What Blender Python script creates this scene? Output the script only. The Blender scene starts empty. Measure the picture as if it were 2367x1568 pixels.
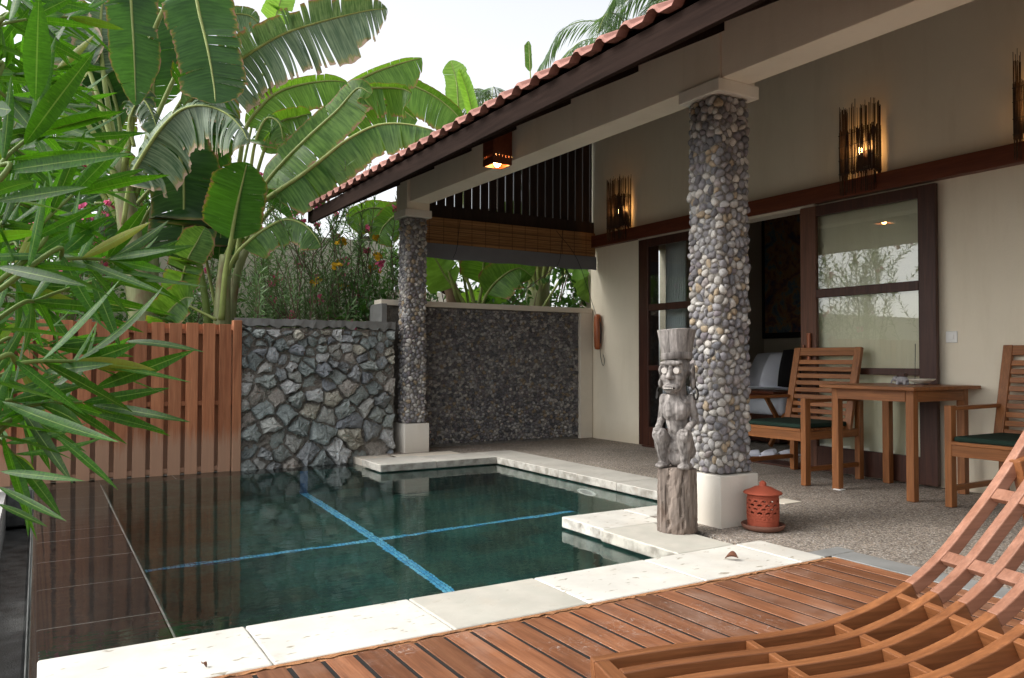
import bpy, math, random
import numpy as np
from mathutils import Vector, Matrix
rad = math.radians
SC = bpy.context.scene
COL = SC.collection
# ------------------------------------------------------------------ camera
CAMZ = 0.93
YAW, PITCH, ROLL = rad(30.986), rad(1.492), rad(0.151)
cd = bpy.data.cameras.new('camera'); cam = bpy.data.objects.new('camera', cd); COL.objects.link(cam)
cd.sensor_width = 36.0; cd.lens = 2510.3 / 3261 * 36; cd.clip_start = 0.02; cd.clip_end = 600
FW = Vector((math.sin(YAW)*math.cos(PITCH), math.cos(YAW)*math.cos(PITCH), math.sin(PITCH)))
r0 = Vector((math.cos(YAW), -math.sin(YAW), 0)); u0 = r0.cross(FW)
RT = r0*math.cos(ROLL) + u0*math.sin(ROLL); UP = u0*math.cos(ROLL) - r0*math.sin(ROLL)
CAM = Vector((0, 0, CAMZ))
cam.matrix_world = Matrix(((RT.x, UP.x, -FW.x, 0), (RT.y, UP.y, -FW.y, 0), (RT.z, UP.z, -FW.z, CAMZ), (0, 0, 0, 1)))
SC.camera = cam
def P(px, py, d):
    'a point seen at pixel (px,py) of a 2367 wide view, d metres ahead of the camera'
    f = 2510.3 / (3261/2367)
    return CAM + (FW + RT*((px-1183.5)/f) - UP*((py-784)/f)) * d
# ------------------------------------------------------------------ world, sun, exposure
w = bpy.data.worlds.new('World'); SC.world = w; w.use_nodes = True
nt = w.node_tree; nt.nodes.clear()
sky = nt.nodes.new('ShaderNodeTexSky'); sky.sky_type = 'NISHITA'; sky.sun_disc = False
sky.sun_elevation = rad(42); sky.sun_rotation = rad(288); sky.dust_density = 3.0; sky.air_density = 1.0; sky.ozone_density = 1.0
hs = nt.nodes.new('ShaderNodeHueSaturation'); hs.inputs['Saturation'].default_value = 0.15; hs.inputs['Value'].default_value = 1.3
bg = nt.nodes.new('ShaderNodeBackground'); bg.inputs['Strength'].default_value = 0.15
wo = nt.nodes.new('ShaderNodeOutputWorld')
nt.links.new(sky.outputs[0], hs.inputs['Color']); nt.links.new(hs.outputs[0], bg.inputs['Color']); nt.links.new(bg.outputs[0], wo.inputs[0])
sl = bpy.data.lights.new('sun', 'SUN'); sun = bpy.data.objects.new('sun', sl); COL.objects.link(sun)
sl.energy = 1.25; sl.angle = rad(20); sl.color = (1.0, 0.96, 0.9)
sdir = Vector((math.sin(rad(288))*math.cos(rad(42)), math.cos(rad(288))*math.cos(rad(42)), math.sin(rad(42))))
sun.rotation_euler = sdir.to_track_quat('Z', 'Y').to_euler()
SC.view_settings.view_transform = 'Standard'; SC.view_settings.look = 'None'; SC.view_settings.gamma = 1
SC.view_settings.exposure = 0.76
SC.render.engine = 'CYCLES'
SC.cycles.use_denoising = True; SC.cycles.max_bounces = 10; SC.cycles.diffuse_bounces = 5; SC.cycles.glossy_bounces = 4
SC.cycles.transmission_bounces = 8; SC.cycles.transparent_max_bounces = 12; SC.cycles.sample_clamp_indirect = 6
random.seed(7); rng = np.random.default_rng(11)

# ------------------------------------------------------------------ materials
class N:
    def __init__(s, name):
        s.m = bpy.data.materials.new(name); s.m.use_nodes = True; s.t = s.m.node_tree; s.t.nodes.clear()
        s.out = s.t.nodes.new('ShaderNodeOutputMaterial')
    def n(s, typ, ins=None, **kw):
        x = s.t.nodes.new('ShaderNode' + typ)
        for k, v in kw.items(): setattr(x, k, v)
        for k, v in (ins or {}).items():
            if isinstance(v, bpy.types.NodeSocket): s.t.links.new(v, x.inputs[k])
            else: x.inputs[k].default_value = v
        return x
    def ramp(s, fac, stops, interp='LINEAR'):
        x = s.t.nodes.new('ShaderNodeValToRGB'); e = x.color_ramp.elements; x.color_ramp.interpolation = interp
        while len(e) < len(stops): e.new(0.5)
        for q, (p, c) in zip(e, stops): q.position = p; q.color = (c[0], c[1], c[2], 1) if not isinstance(c, (int, float)) else (c, c, c, 1)
        s.t.links.new(fac, x.inputs[0]); return x.outputs[0]
    def mix(s, f, a, b, mode='MIX'):
        x = s.t.nodes.new('ShaderNodeMix'); x.data_type = 'RGBA'; x.blend_type = mode
        for i, v in ((0, f), (6, a), (7, b)):
            if isinstance(v, bpy.types.NodeSocket): s.t.links.new(v, x.inputs[i])
            else: x.inputs[i].default_value = v if i == 0 else ((v[0], v[1], v[2], 1) if not isinstance(v, (int, float)) else (v, v, v, 1))
        return x.outputs[2]
    def math(s, op, a, b=0.0, c=0.0):
        x = s.t.nodes.new('ShaderNodeMath'); x.operation = op
        for i, v in enumerate((a, b, c)):
            if isinstance(v, bpy.types.NodeSocket): s.t.links.new(v, x.inputs[i])
            else: x.inputs[i].default_value = v
        return x.outputs[0]
    def obj(s): return s.n('TexCoord').outputs['Object']
    def uv(s): return s.n('TexCoord').outputs['UV']
    def isl(s): return s.n('NewGeometry').outputs['Random Per Island']
    def mapped(s, vec, scale, loc=(0, 0, 0)):
        return s.n('Mapping', {'Vector': vec, 'Scale': scale, 'Location': loc}).outputs[0]
    def noise(s, vec, scale, detail=4, rough=0.55, out='Fac', dist=0.0):
        return s.n('TexNoise', {'Vector': vec, 'Scale': scale, 'Detail': detail, 'Roughness': rough, 'Distortion': dist}).outputs[out]
    def bump(s, h, strength, dist=0.01, nrm=None):
        i = {'Height': h, 'Strength': strength, 'Distance': dist}
        if nrm: i['Normal'] = nrm
        return s.n('Bump', i).outputs[0]
    def pbr(s, col, rough=0.6, nrm=None, spec=0.4, **kw):
        i = {'Base Color': (*col, 1) if isinstance(col, tuple) else col, 'Roughness': rough, 'Specular IOR Level': spec}
        if nrm: i['Normal'] = nrm
        i.update(kw); return s.n('BsdfPrincipled', i).outputs[0]
    def done(s, sh): s.t.links.new(sh, s.out.inputs[0]); return s.m

def plain(name, c, rough=0.6, var=0.12, scale=6, bump=0.15, spec=0.3):
    g = N(name); o = g.obj()
    a = g.noise(o, scale, 5); f = g.noise(o, scale*14, 3)
    col = g.mix(1.0, c, g.ramp(a, [(0.25, 1-var), (0.75, 1+var*0.4)]), 'MULTIPLY')
    return g.done(g.pbr(col, rough, g.bump(f, bump, 0.004), spec))

def plaster(name, c):
    g = N(name); o = g.obj(); a = g.noise(o, 1.6, 6, .6); f = g.noise(o, 55, 4); st = g.noise(g.mapped(o, (5, 5, .8)), 1.0, 5, .65)
    z = g.n('SeparateXYZ', {0: o}).outputs[2]
    col = g.mix(1.0, c, g.ramp(a, [(.25, .93), (.75, 1.03)]), 'MULTIPLY')
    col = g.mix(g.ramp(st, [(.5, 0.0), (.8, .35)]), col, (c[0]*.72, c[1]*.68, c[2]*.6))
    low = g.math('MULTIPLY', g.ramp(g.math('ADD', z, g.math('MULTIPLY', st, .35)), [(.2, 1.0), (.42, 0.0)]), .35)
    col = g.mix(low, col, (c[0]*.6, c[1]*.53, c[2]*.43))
    return g.done(g.pbr(col, .85, g.bump(g.math('ADD', f, g.math('MULTIPLY', a, 2.0)), .3, .004), .2))
def wood(name, c1, c2, axis=0, s=1.0, rough=0.45, var=0.35, weather=None, spec=0.35, streak=None, scuff=0.0):
    g = N(name); o = g.obj(); r = g.isl()
    off = g.n('CombineXYZ', {0: g.math('MULTIPLY', r, 7.3), 1: g.math('MULTIPLY', r, 13.1), 2: g.math('MULTIPLY', r, 5.7)}).outputs[0]
    v = g.n('VectorMath', {0: o, 1: off}, operation='ADD').outputs[0]
    sc = [22*s]*3; sc[axis] = 1.6*s
    a = g.noise(g.mapped(v, sc), 1.0, 6, 0.6, dist=0.8)
    sc2 = [150*s]*3; sc2[axis] = 5*s
    b = g.noise(g.mapped(v, sc2), 1.0, 3, 0.6)
    col = g.ramp(a, [(0.28, c1), (0.72, c2)])
    col = g.mix(0.55, col, g.ramp(b, [(0.3, 0.55), (0.7, 1.15)]), 'MULTIPLY')
    col = g.mix(1.0, col, g.ramp(r, [(0.0, 1-var), (1.0, 1+var*0.45)]), 'MULTIPLY')
    if streak:
        st = g.noise(g.mapped(v, [3, 3, 3]), 1.0, 5, 0.65)
        col = g.mix(g.ramp(st, [(0.5, 0.0), (0.72, streak[1])]), col, streak[0])
    if scuff:
        sw = g.noise(o, 9, 2, .5, dist=3.5); sk = g.noise(o, 2.6, 3)
        line = g.ramp(g.math('ABSOLUTE', g.math('SUBTRACT', sw, .5)), [(0.0, 1.0), (.012, 0.0)])
        col = g.mix(g.math('MULTIPLY', g.math('MULTIPLY', line, g.ramp(sk, [(.52, 0.0), (.62, 1.0)])), scuff), col, (.62, .55, .5))
        dk = g.noise(g.mapped(o, [7, 2, 7]), 1.0, 5, .7); col = g.mix(g.ramp(dk, [(.55, 0.0), (.75, .6)]), col, (.08, .04, .025))
    if weather:
        z = g.n('SeparateXYZ', {0: o}).outputs[2]
        n2 = g.noise(g.mapped(o, (26, 26, 2)), 1.0, 5)
        fz = g.math('MULTIPLY', g.ramp(g.math('SUBTRACT', z, g.math('MULTIPLY', n2, weather[1])), [(0.0, 1.0), (weather[2], 0.0)]), 0.75)
        col = g.mix(fz, col, weather[0])
    return g.done(g.pbr(col, g.ramp(a, [(0, rough+0.12), (1, rough-0.05)]), g.bump(b, 0.25, 0.002), spec))

M = {}
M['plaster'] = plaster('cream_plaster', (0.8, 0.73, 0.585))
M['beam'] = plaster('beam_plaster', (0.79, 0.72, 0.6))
M['white'] = plaster('white_plinth', (0.72, 0.68, 0.61))
M['cap'] = plain('cap_plaster', (0.66, 0.6, 0.5), 0.85, 0.1, 4, 0.2)
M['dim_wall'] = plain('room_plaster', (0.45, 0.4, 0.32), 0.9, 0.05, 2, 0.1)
M['garden_wall'] = plain('garden_wall_plaster', (0.74, 0.69, 0.6), 0.9, 0.18, 1.2, 0.2)
M['cement'] = plain('grey_cement', (0.2, 0.2, 0.19), 0.85, 0.35, 5, 0.6)
M['graystrip'] = plain('smooth_cement', (0.27, 0.27, 0.26), 0.6, 0.35, 4, 0.15)
M['deck'] = wood('deck_timber', (0.19, 0.068, 0.03), (0.38, 0.165, 0.082), 1, 1.0, 0.42, 0.38, streak=((0.4, 0.28, 0.22), 0.4), scuff=.55)
M['fence'] = wood('fence_timber', (0.3, 0.1, 0.042), (0.52, 0.215, 0.1), 2, 0.8, 0.65, 0.35, weather=((0.38, 0.24, 0.16), 0.5, 0.16))
M['darkwood'] = wood('dark_door_timber', (0.04, 0.013, 0.008), (0.085, 0.03, 0.017), 2, 1.0, 0.4, 0.2)
M['midwood'] = wood('door_stile_timber', (0.1, 0.042, 0.024), (0.18, 0.075, 0.042), 2, 1.0, 0.45, 0.2)
M['redwood'] = wood('rail_timber', (0.11, 0.026, 0.011), (0.19, 0.05, 0.02), 1, 1.0, 0.4, 0.1)
M['fascia'] = wood('fascia_timber', (0.014, 0.008, 0.006), (0.035, 0.02, 0.015), 1, 0.7, 0.85, 0.2, spec=0.1)
M['slat'] = wood('screen_timber', (0.018, 0.01, 0.008), (0.035, 0.018, 0.012), 2, 1.0, 0.7, 0.2)
M['teak'] = wood('teak', (0.2, 0.068, 0.019), (0.41, 0.16, 0.05), 2, 1.2, 0.4, 0.25)
M['teak_x'] = wood('teak_long', (0.2, 0.068, 0.019), (0.41, 0.16, 0.05), 0, 1.2, 0.4, 0.25)
M['teak_y'] = wood('teak_cross', (0.2, 0.069, 0.02), (0.41, 0.16, 0.051), 1, 1.2, 0.4, 0.25)
M['lounger'] = wood('lounger_timber', (0.19, 0.066, 0.022), (0.42, 0.168, 0.064), 0, 1.0, 0.38, 0.22, spec=0.45)
M['lounger_y'] = wood('lounger_cross_timber', (0.19, 0.066, 0.022), (0.42, 0.168, 0.064), 1, 1.0, 0.38, 0.22, spec=0.45)
M['lounger_worn'] = wood('worn_lounger_timber', (0.25, 0.105, 0.06), (0.43, 0.215, 0.14), 0, 1.0, 0.38, 0.2, spec=0.45, streak=((0.3, 0.13, 0.07), 0.6))
M['cleat'] = wood('cleat_timber', (0.3, 0.075, 0.02), (0.42, 0.12, 0.035), 2, 1.0, 0.3, 0.1, spec=0.5)
M['carving'] = wood('weathered_carving', (0.045, 0.038, 0.034), (0.46, 0.42, 0.39), 2, 1.3, 0.65, 0.0, streak=((0.05, 0.04, 0.035), 0.75))
M['log'] = wood('weathered_log', (0.03, 0.022, 0.018), (0.34, 0.275, 0.23), 2, 1.1, 0.85, 0.0, streak=((0.11, 0.065, 0.042), 0.8))
M['carvepale'] = plain('pale_carved_wood', (0.5, 0.46, 0.42), 0.8, 0.2, 20, 0.2)
M['dark'] = plain('near_black', (0.02, 0.018, 0.016), 0.8, 0.2, 9, 0.1)
M['terracotta'] = plain('terracotta', (0.33, 0.07, 0.036), 0.75, 0.22, 7, 0.2)
M['saucer'] = plain('saucer_clay', (0.17, 0.075, 0.05), 0.75, 0.3, 9, 0.2)
M['rooftile'] = plain('roof_clay', (0.36, 0.175, 0.14), 0.8, 0.35, 6, 0.4)
M['cushion'] = plain('green_canvas', (0.018, 0.036, 0.026), 0.9, 0.15, 12, 0.3, 0.15)
M['linen'] = plain('bed_linen', (0.72, 0.74, 0.82), 0.85, 0.05, 4, 0.1)
M['blackcloth'] = plain('black_cloth', (0.015, 0.013, 0.014), 0.9, 0.1, 9, 0.1)
M['redcloth'] = plain('red_cloth', (0.2, 0.015, 0.015), 0.9, 0.1, 9, 0.1)
M['curtain'] = plain('curtain_cloth', (0.72, 0.76, 0.78), 0.9, 0.05, 4, 0.1)
M['valance'] = plain('grey_canvas', (0.16, 0.165, 0.18), 0.9, 0.1, 5, 0.15)
M['soil'] = plain('soil', (0.07, 0.055, 0.035), 0.95, 0.5, 3, 0.8)
M['bark'] = plain('twig_bark', (0.17, 0.12, 0.09), 0.9, 0.3, 12, 0.5)
M['palmtrunk'] = plain('palm_bark', (0.24, 0.2, 0.16), 0.9, 0.3, 6, 0.6)
M['greenstem'] = plain('green_stem', (0.15, 0.22, 0.05), 0.6, 0.25, 12, 0.2)
M['plastic'] = plain('white_plastic', (0.75, 0.75, 0.72), 0.35, 0.02, 4, 0.0, 0.5)
M['cord'] = plain('dark_cord', (0.03, 0.03, 0.03), 0.8, 0.1, 20, 0.1)
M['steel'] = plain('dull_steel', (0.35, 0.35, 0.35), 0.35, 0.1, 9, 0.05, 0.6)
M['stick'] = plain('dark_twig', (0.055, 0.032, 0.02), 0.8, 0.5, 30, 0.2)
M['shell'] = plain('shell', (0.6, 0.55, 0.45), 0.4, 0.25, 14, 0.2, 0.5)
M['greystone'] = plain('grey_soapstone', (0.36, 0.35, 0.36), 0.6, 0.35, 25, 0.3)
M['dryleaf'] = plain('dry_leaf', (0.17, 0.07, 0.04), 0.8, 0.3, 20, 0.3)
M['deadleaf'] = plain('dead_banana_leaf', (0.3, 0.2, 0.13), 0.9, 0.4, 8, 0.4)
M['rust'] = plain('rust_mortar', (0.42, 0.2, 0.09), 0.95, 0.5, 18, 1.0)
M['pinkflower'] = plain('pink_petal', (0.75, 0.12, 0.28), 0.6, 0.2, 10, 0.0)
M['redflower'] = plain('red_petal', (0.6, 0.02, 0.1), 0.6, 0.2, 10, 0.0)
M['yellowflower'] = plain('yellow_petal', (0.75, 0.45, 0.02), 0.6, 0.2, 10, 0.0)
M['gutter'] = plain('wet_gutter_stone', (0.13, 0.135, 0.13), 0.3, 0.85, 9, 1.0, 0.5)
M['path'] = plain('pale_path_stone', (0.62, 0.62, 0.6), 0.8, 0.3, 5, 0.3)

def emis(name, c, st):
    g = N(name); return g.done(g.n('Emission', {'Color': (*c, 1), 'Strength': st}).outputs[0])
M['bulb'] = emis('warm_bulb', (1.0, 0.5, 0.16), 85)

def pebbles(name, dark=1.0):
    g = N(name); r = g.isl(); o = g.obj()
    cols = [(0.13, 0.125, 0.13), (0.21, 0.205, 0.21), (0.3, 0.29, 0.285), (0.17, 0.16, 0.165), (0.36, 0.35, 0.34), (0.27, 0.24, 0.23), (0.21, 0.2, 0.21), (0.45, 0.42, 0.38), (0.14, 0.14, 0.15),
            (0.28, 0.26, 0.235), (0.25, 0.24, 0.245), (0.4, 0.38, 0.35), (0.18, 0.16, 0.17), (0.31, 0.245, 0.17), (0.22, 0.21, 0.215), (0.44, 0.42, 0.39)]
    col = g.ramp(r, [((i + 0.001)/len(cols), tuple(x*dark for x in c)) for i, c in enumerate(cols)], 'CONSTANT')
    n1 = g.noise(o, 45, 5); n2 = g.noise(o, 260, 3)
    col = g.mix(0.8, col, g.ramp(n1, [(0.3, 0.65), (0.7, 1.2)]), 'MULTIPLY')
    col = g.mix(0.4, col, g.ramp(n2, [(0.35, 0.6), (0.65, 1.2)]), 'MULTIPLY')
    return g.done(g.pbr(col, 0.78, g.bump(g.math('ADD', n1, g.math('MULTIPLY', n2, 0.4)), 0.8, 0.006), 0.25))
M['pebble'] = pebbles('river_pebble', 1.15)
M['pebble_dark'] = pebbles('dark_river_pebble', 0.85)

def rocks():
    g = N('quarry_rock'); r = g.isl(); o = g.obj()
    cols = [(0.13, 0.16, 0.155), (0.2, 0.235, 0.22), (0.26, 0.27, 0.24), (0.16, 0.18, 0.2), (0.27, 0.27, 0.24), (0.17, 0.21, 0.2), (0.29, 0.27, 0.2), (0.22, 0.24, 0.25), (0.15, 0.165, 0.165), (0.31, 0.32, 0.31), (0.19, 0.22, 0.2), (0.25, 0.22, 0.18)]
    col = g.ramp(r, [((i + .001)/len(cols), tuple((x_*.62+.38*sum(c)/3)*1.38 for x_ in c)) for i, c in enumerate(cols)], 'CONSTANT')
    n1 = g.noise(o, 9, 6, 0.65); n2 = g.noise(o, 70, 4, 0.7)
    col = g.mix(0.75, col, g.ramp(n1, [(0.3, 0.6), (0.7, 1.35)]), 'MULTIPLY')
    col = g.mix(0.5, col, g.ramp(n2, [(0.35, 0.5), (0.65, 1.25)]), 'MULTIPLY')
    return g.done(g.pbr(col, 0.75, g.bump(g.math('ADD', n1, g.math('MULTIPLY', n2, 0.35)), 0.9, 0.02), 0.3))
M['rock'] = rocks()

def mortar():
    g = N('rough_mortar'); o = g.obj(); n1 = g.noise(o, 18, 6, 0.7); n2 = g.noise(o, 90, 3)
    col = g.ramp(n1, [(0.3, (0.13, 0.12, 0.105)), (0.7, (0.31, 0.285, 0.25))])
    return g.done(g.pbr(col, 0.95, g.bump(g.math('ADD', n1, n2), 1.0, 0.02), 0.1))
M['mortar'] = mortar()

def aggregate():
    g = N('pebble_wash'); o = g.obj()
    v = g.n('TexVoronoi', {'Vector': o, 'Scale': 120.0, 'Randomness': 1.0})
    c = g.n('SeparateColor', {0: v.outputs['Color']}).outputs[0]
    col = g.ramp(c, [(0.0, (0.13, 0.105, 0.085)), (0.35, (0.3, 0.26, 0.22)), (0.6, (0.44, 0.39, 0.34)), (0.8, (0.33, 0.25, 0.18)), (1.0, (0.64, 0.6, 0.54))])
    d = v.outputs['Distance']
    col = g.mix(1.0, col, g.ramp(d, [(0.35, 1.0), (0.8, 0.45)]), 'MULTIPLY')
    st = g.noise(o, 1.7, 5, 0.6)
    col = g.mix(0.8, col, g.ramp(st, [(0.3, 0.72), (0.7, 1.15)]), 'MULTIPLY')
    return g.done(g.pbr(col, 0.7, g.bump(g.math('MULTIPLY', d, -1.0), 0.6, 0.004), 0.3))
M['aggregate'] = aggregate()

def limestone(name, base, spots, veins=0.0):
    g = N(name); o = g.obj(); r = g.isl()
    off = g.n('CombineXYZ', {0: g.math('MULTIPLY', r, 9.0), 1: g.math('MULTIPLY', r, 17.0), 2: 0.0}).outputs[0]
    v = g.n('VectorMath', {0: o, 1: off}, operation='ADD').outputs[0]
    n1 = g.noise(v, 3.5, 6, 0.6)
    col = g.mix(1.0, base, g.ramp(n1, [(0.3, 0.8), (0.7, 1.06)]), 'MULTIPLY')
    pits = g.noise(g.mapped(v, (14, 34, 14)), 1.0, 3, 0.55)
    pm = g.ramp(pits, [(0.63, 0.0), (0.68, 1.0)])
    col = g.mix(g.math('MULTIPLY', pm, spots), col, (0.3, 0.26, 0.19))
    st = g.noise(v, 1.8, 6, 0.7); col = g.mix(g.ramp(st, [(0.55, 0.0), (0.8, 0.45)]), col, (0.52, 0.42, 0.3))
    rd = g.noise(v, 5.0, 5, 0.7); col = g.mix(g.ramp(rd, [(0.62, 0.0), (0.78, 0.4)]), col, (0.45, 0.3, 0.2))
    if veins:
        wv = g.n('TexWave', {'Vector': g.mapped(v, (1.5, 5, 1)), 'Scale': 1.1, 'Distortion': 9.0, 'Detail': 4.0}).outputs['Fac']
        col = g.mix(g.math('MULTIPLY', wv, veins), col, (0.42, 0.42, 0.36))
    fine = g.noise(v, 160, 3)
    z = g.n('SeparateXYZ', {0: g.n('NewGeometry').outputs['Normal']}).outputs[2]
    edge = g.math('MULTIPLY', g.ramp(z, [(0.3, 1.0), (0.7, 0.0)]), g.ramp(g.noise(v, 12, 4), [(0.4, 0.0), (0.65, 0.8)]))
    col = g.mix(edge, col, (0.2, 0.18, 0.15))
    return g.done(g.pbr(col, 0.6, g.bump(g.math('ADD', g.math('MULTIPLY', pm, -1.0), g.math('MULTIPLY', fine, 0.15)), 0.35, 0.004), 0.35))
M['limestone'] = limestone('white_limestone', (0.69, 0.665, 0.6), 0.85)
M['sandstone'] = limestone('grey_sandstone', (0.55, 0.52, 0.45), 0.15, 0.3)
M['limegrey'] = limestone('grey_limestone', (0.5, 0.48, 0.43), 0.6)

def pooltile(name, c1, c2, sc):
    g = N(name); o = g.obj()
    b = g.n('TexBrick', {'Vector': o, 'Scale': sc, 'Mortar Size': 0.006, 'Color1': (*c1, 1), 'Color2': (*c2, 1), 'Mortar': (0.028, 0.07, 0.06, 1), 'Brick Width': 0.6, 'Row Height': 0.3, 'Bias': 0.0})
    n1 = g.noise(o, 3, 5); n2 = g.noise(o, 30, 4)
    col = g.mix(0.8, b.outputs[0], g.ramp(n1, [(0.3, 0.5), (0.7, 1.5)]), 'MULTIPLY')
    col = g.mix(0.7, col, g.ramp(n2, [(0.3, 0.5), (0.7, 1.3)]), 'MULTIPLY')
    return g.done(g.pbr(col, 0.5, None, 0.3))
M['pooltile'] = pooltile('green_pool_stone', (0.022, 0.095, 0.08), (0.04, 0.08, 0.058), 1.3)
def mosaic():
    g = N('blue_mosaic'); o = g.obj()
    b = g.n('TexBrick', {'Vector': o, 'Scale': 1.0, 'Mortar Size': 0.0025, 'Color1': (0.08, 0.48, 0.9, 1), 'Color2': (0.3, 0.78, 0.95, 1), 'Mortar': (0.03, 0.16, 0.4, 1), 'Brick Width': 0.027, 'Row Height': 0.027}, offset=0.0)
    return g.done(g.pbr(b.outputs[0], 0.3, None, 0.5))
M['mosaic'] = mosaic()
def ledge():
    g = N('wet_ledge_slate'); o = g.obj(); n1 = g.noise(o, 4, 6, 0.65); n2 = g.noise(o, 40, 4)
    col = g.ramp(n1, [(0.3, (0.014, 0.011, 0.01)), (0.7, (0.036, 0.028, 0.025))])
    col = g.mix(0.5, col, g.ramp(n2, [(0.3, 0.6), (0.7, 1.2)]), 'MULTIPLY')
    y = g.n('SeparateXYZ', {0: o}).outputs[1]
    al = g.ramp(g.math('ADD', g.math('MULTIPLY', y, -1.0), g.math('MULTIPLY', n1, 0.5)), [(0.0, 0.0), (1.0, 0.0)])
    return g.done(g.pbr(col, 0.5, None, 0.3))
M['ledge'] = ledge()
M['joint'] = plain('white_grout', (0.33, 0.3, 0.28), 0.8, 0.4, 30, 0.2)
def water():
    g = N('pool_water'); o = g.obj()
    n1 = g.noise(g.mapped(o, (1.0, 2.2, 1)), 5.0, 2, 0.5); n2 = g.noise(g.mapped(o, (1, 2.0, 1)), 22.0, 2, 0.5)
    bm = g.bump(g.math('ADD', n1, g.math('MULTIPLY', n2, 0.14)), 0.05, 0.03)
    return g.done(g.n('BsdfGlass', {'IOR': 1.333, 'Roughness': 0.0, 'Normal': bm, 'Color': (0.93, 0.99, 0.98, 1)}).outputs[0])
M['water'] = water()
def glass():
    g = N('window_glass'); f = g.n('Fresnel', {'IOR': 1.95}).outputs[0]
    a = g.n('BsdfTransparent', {'Color': (0.9, 0.95, 0.93, 1)}).outputs[0]; b = g.n('BsdfGlossy', {'Roughness': 0.0, 'Color': (0.97, 1, 1, 1)}).outputs[0]
    return g.done(g.n('MixShader', {0: f, 1: a, 2: b}).outputs[0])
M['glass'] = glass()

def leafmat(name, dark, light, trans, tf=0.35, stripes=90.0, brown=0.0, edgec=(0.34, 0.2, 0.1), rough=0.42, rib=None, var=0.3, spec=0.4, midrib=0.05):
    'uv: x runs along the leaf, y from the midrib (0) to the margin (1)'
    g = N(name); u = g.uv(); r = g.isl()
    v = g.mapped(u, (stripes, 1.2, 1)); n1 = g.noise(v, 1.0, 3, 0.6)
    n0 = g.noise(g.mapped(u, (5, 2, 1)), 1.0, 4, 0.6)
    col = g.ramp(g.math('ADD', g.math('MULTIPLY', n1, 0.65), g.math('MULTIPLY', n0, 0.35)), [(0.41, dark), (0.59, light)])
    col = g.mix(1.0, col, g.ramp(r, [(0, 1-var), (1, 1+var*0.5)]), 'MULTIPLY')
    if name == 'oleander_leaf':
        col = g.mix(g.ramp(r, [(.93, 0.0), (.97, .8)]), col, (.26, .24, .03)); sp = g.noise(g.obj(), 90, 3, .6); col = g.mix(g.ramp(sp, [(.66, 0.0), (.72, .6)]), col, (.16, .13, .05))
        col = g.mix(1.0, col, g.ramp(g.noise(g.obj(), 14, 3), [(.3, .75), (.7, 1.2)]), 'MULTIPLY')
    y = g.n('SeparateXYZ', {0: u}).outputs[1]
    if rib: col = g.mix(g.ramp(y, [(0.0, 1.0), (midrib, 1.0), (midrib*2.0, 0.0)]), col, rib)
    tc = g.mix(1.0, trans, g.ramp(n1, [(0.3, 0.7), (0.7, 1.1)]), 'MULTIPLY')
    if brown > 0:
        e = g.math('ADD', y, g.math('MULTIPLY', g.math('SUBTRACT', g.noise(g.mapped(u, (14, 3, 1)), 1.0, 4, 0.7), 0.5), 0.55))
        em = g.ramp(e, [(1.0-brown, 0.0), (1.0-brown*0.6, 1.0)])
        em2 = g.ramp(e, [(0.9-brown, 0.0), (1.0-brown*0.8, 0.5)])
        col = g.mix(em2, col, (0.3, 0.24, 0.03)); tc = g.mix(em2, tc, (0.5, 0.3, 0.02))
        col = g.mix(em, col, edgec); tc = g.mix(em, tc, (0.2, 0.1, 0.04))
    bm = g.bump(n1, 0.12, 0.004)
    s1 = g.pbr(col, rough, bm, spec); s2 = g.n('BsdfTranslucent', {'Color': tc}).outputs[0]
    return g.done(g.n('MixShader', {0: tf, 1: s1, 2: s2}).outputs[0])
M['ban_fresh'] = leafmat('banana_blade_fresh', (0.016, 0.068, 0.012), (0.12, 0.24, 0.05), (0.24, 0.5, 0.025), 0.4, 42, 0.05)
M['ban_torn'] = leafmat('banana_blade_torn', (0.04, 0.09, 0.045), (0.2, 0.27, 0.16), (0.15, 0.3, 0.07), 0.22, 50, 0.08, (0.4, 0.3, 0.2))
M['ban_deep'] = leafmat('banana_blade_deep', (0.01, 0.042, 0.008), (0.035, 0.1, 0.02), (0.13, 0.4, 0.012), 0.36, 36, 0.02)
M['ban_young'] = leafmat('banana_blade_young', (0.13, 0.28, 0.05), (0.24, 0.42, 0.1), (0.4, 0.75, 0.06), 0.5, 18, 0.0)
M['rib'] = plain('banana_midrib', (0.27, 0.33, 0.1), 0.5, 0.25, 8, 0.1)
M['pseudostem'] = None
def pseudo():
    g = N('banana_pseudostem'); o = g.obj(); n1 = g.noise(g.mapped(o, (14, 14, 1.6)), 1.0, 5, 0.6); n2 = g.noise(g.mapped(o, (4, 4, 2)), 1.0, 4, 0.6)
    col = g.ramp(n1, [(0.3, (0.13, 0.15, 0.06)), (0.7, (0.3, 0.32, 0.16))])
    col = g.mix(g.ramp(n2, [(0.52, 0.0), (0.66, 0.85)]), col, (0.2, 0.11, 0.065))
    return g.done(g.pbr(col, 0.6, g.bump(n1, 0.4, 0.01), 0.3))
M['pseudostem'] = pseudo()
M['ole'] = leafmat('oleander_leaf', (0.012, 0.064, 0.008), (0.045, 0.145, 0.013), (0.13, 0.42, 0.01), 0.29, 60, 0.0, rough=0.42, rib=(0.2, 0.3, 0.07), var=0.55, midrib=0.04, spec=0.25)
M['ole_far'] = leafmat('grey_green_leaf', (0.075, 0.145, 0.055), (0.2, 0.31, 0.13), (0.2, 0.38, 0.1), 0.32, 10, 0.0, rough=0.5, var=0.45)
M['bush'] = leafmat('bush_leaf', (0.02, 0.07, 0.015), (0.07, 0.16, 0.035), (0.14, 0.34, 0.03), 0.3, 10, 0.0, rough=0.4, var=0.5)
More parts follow.
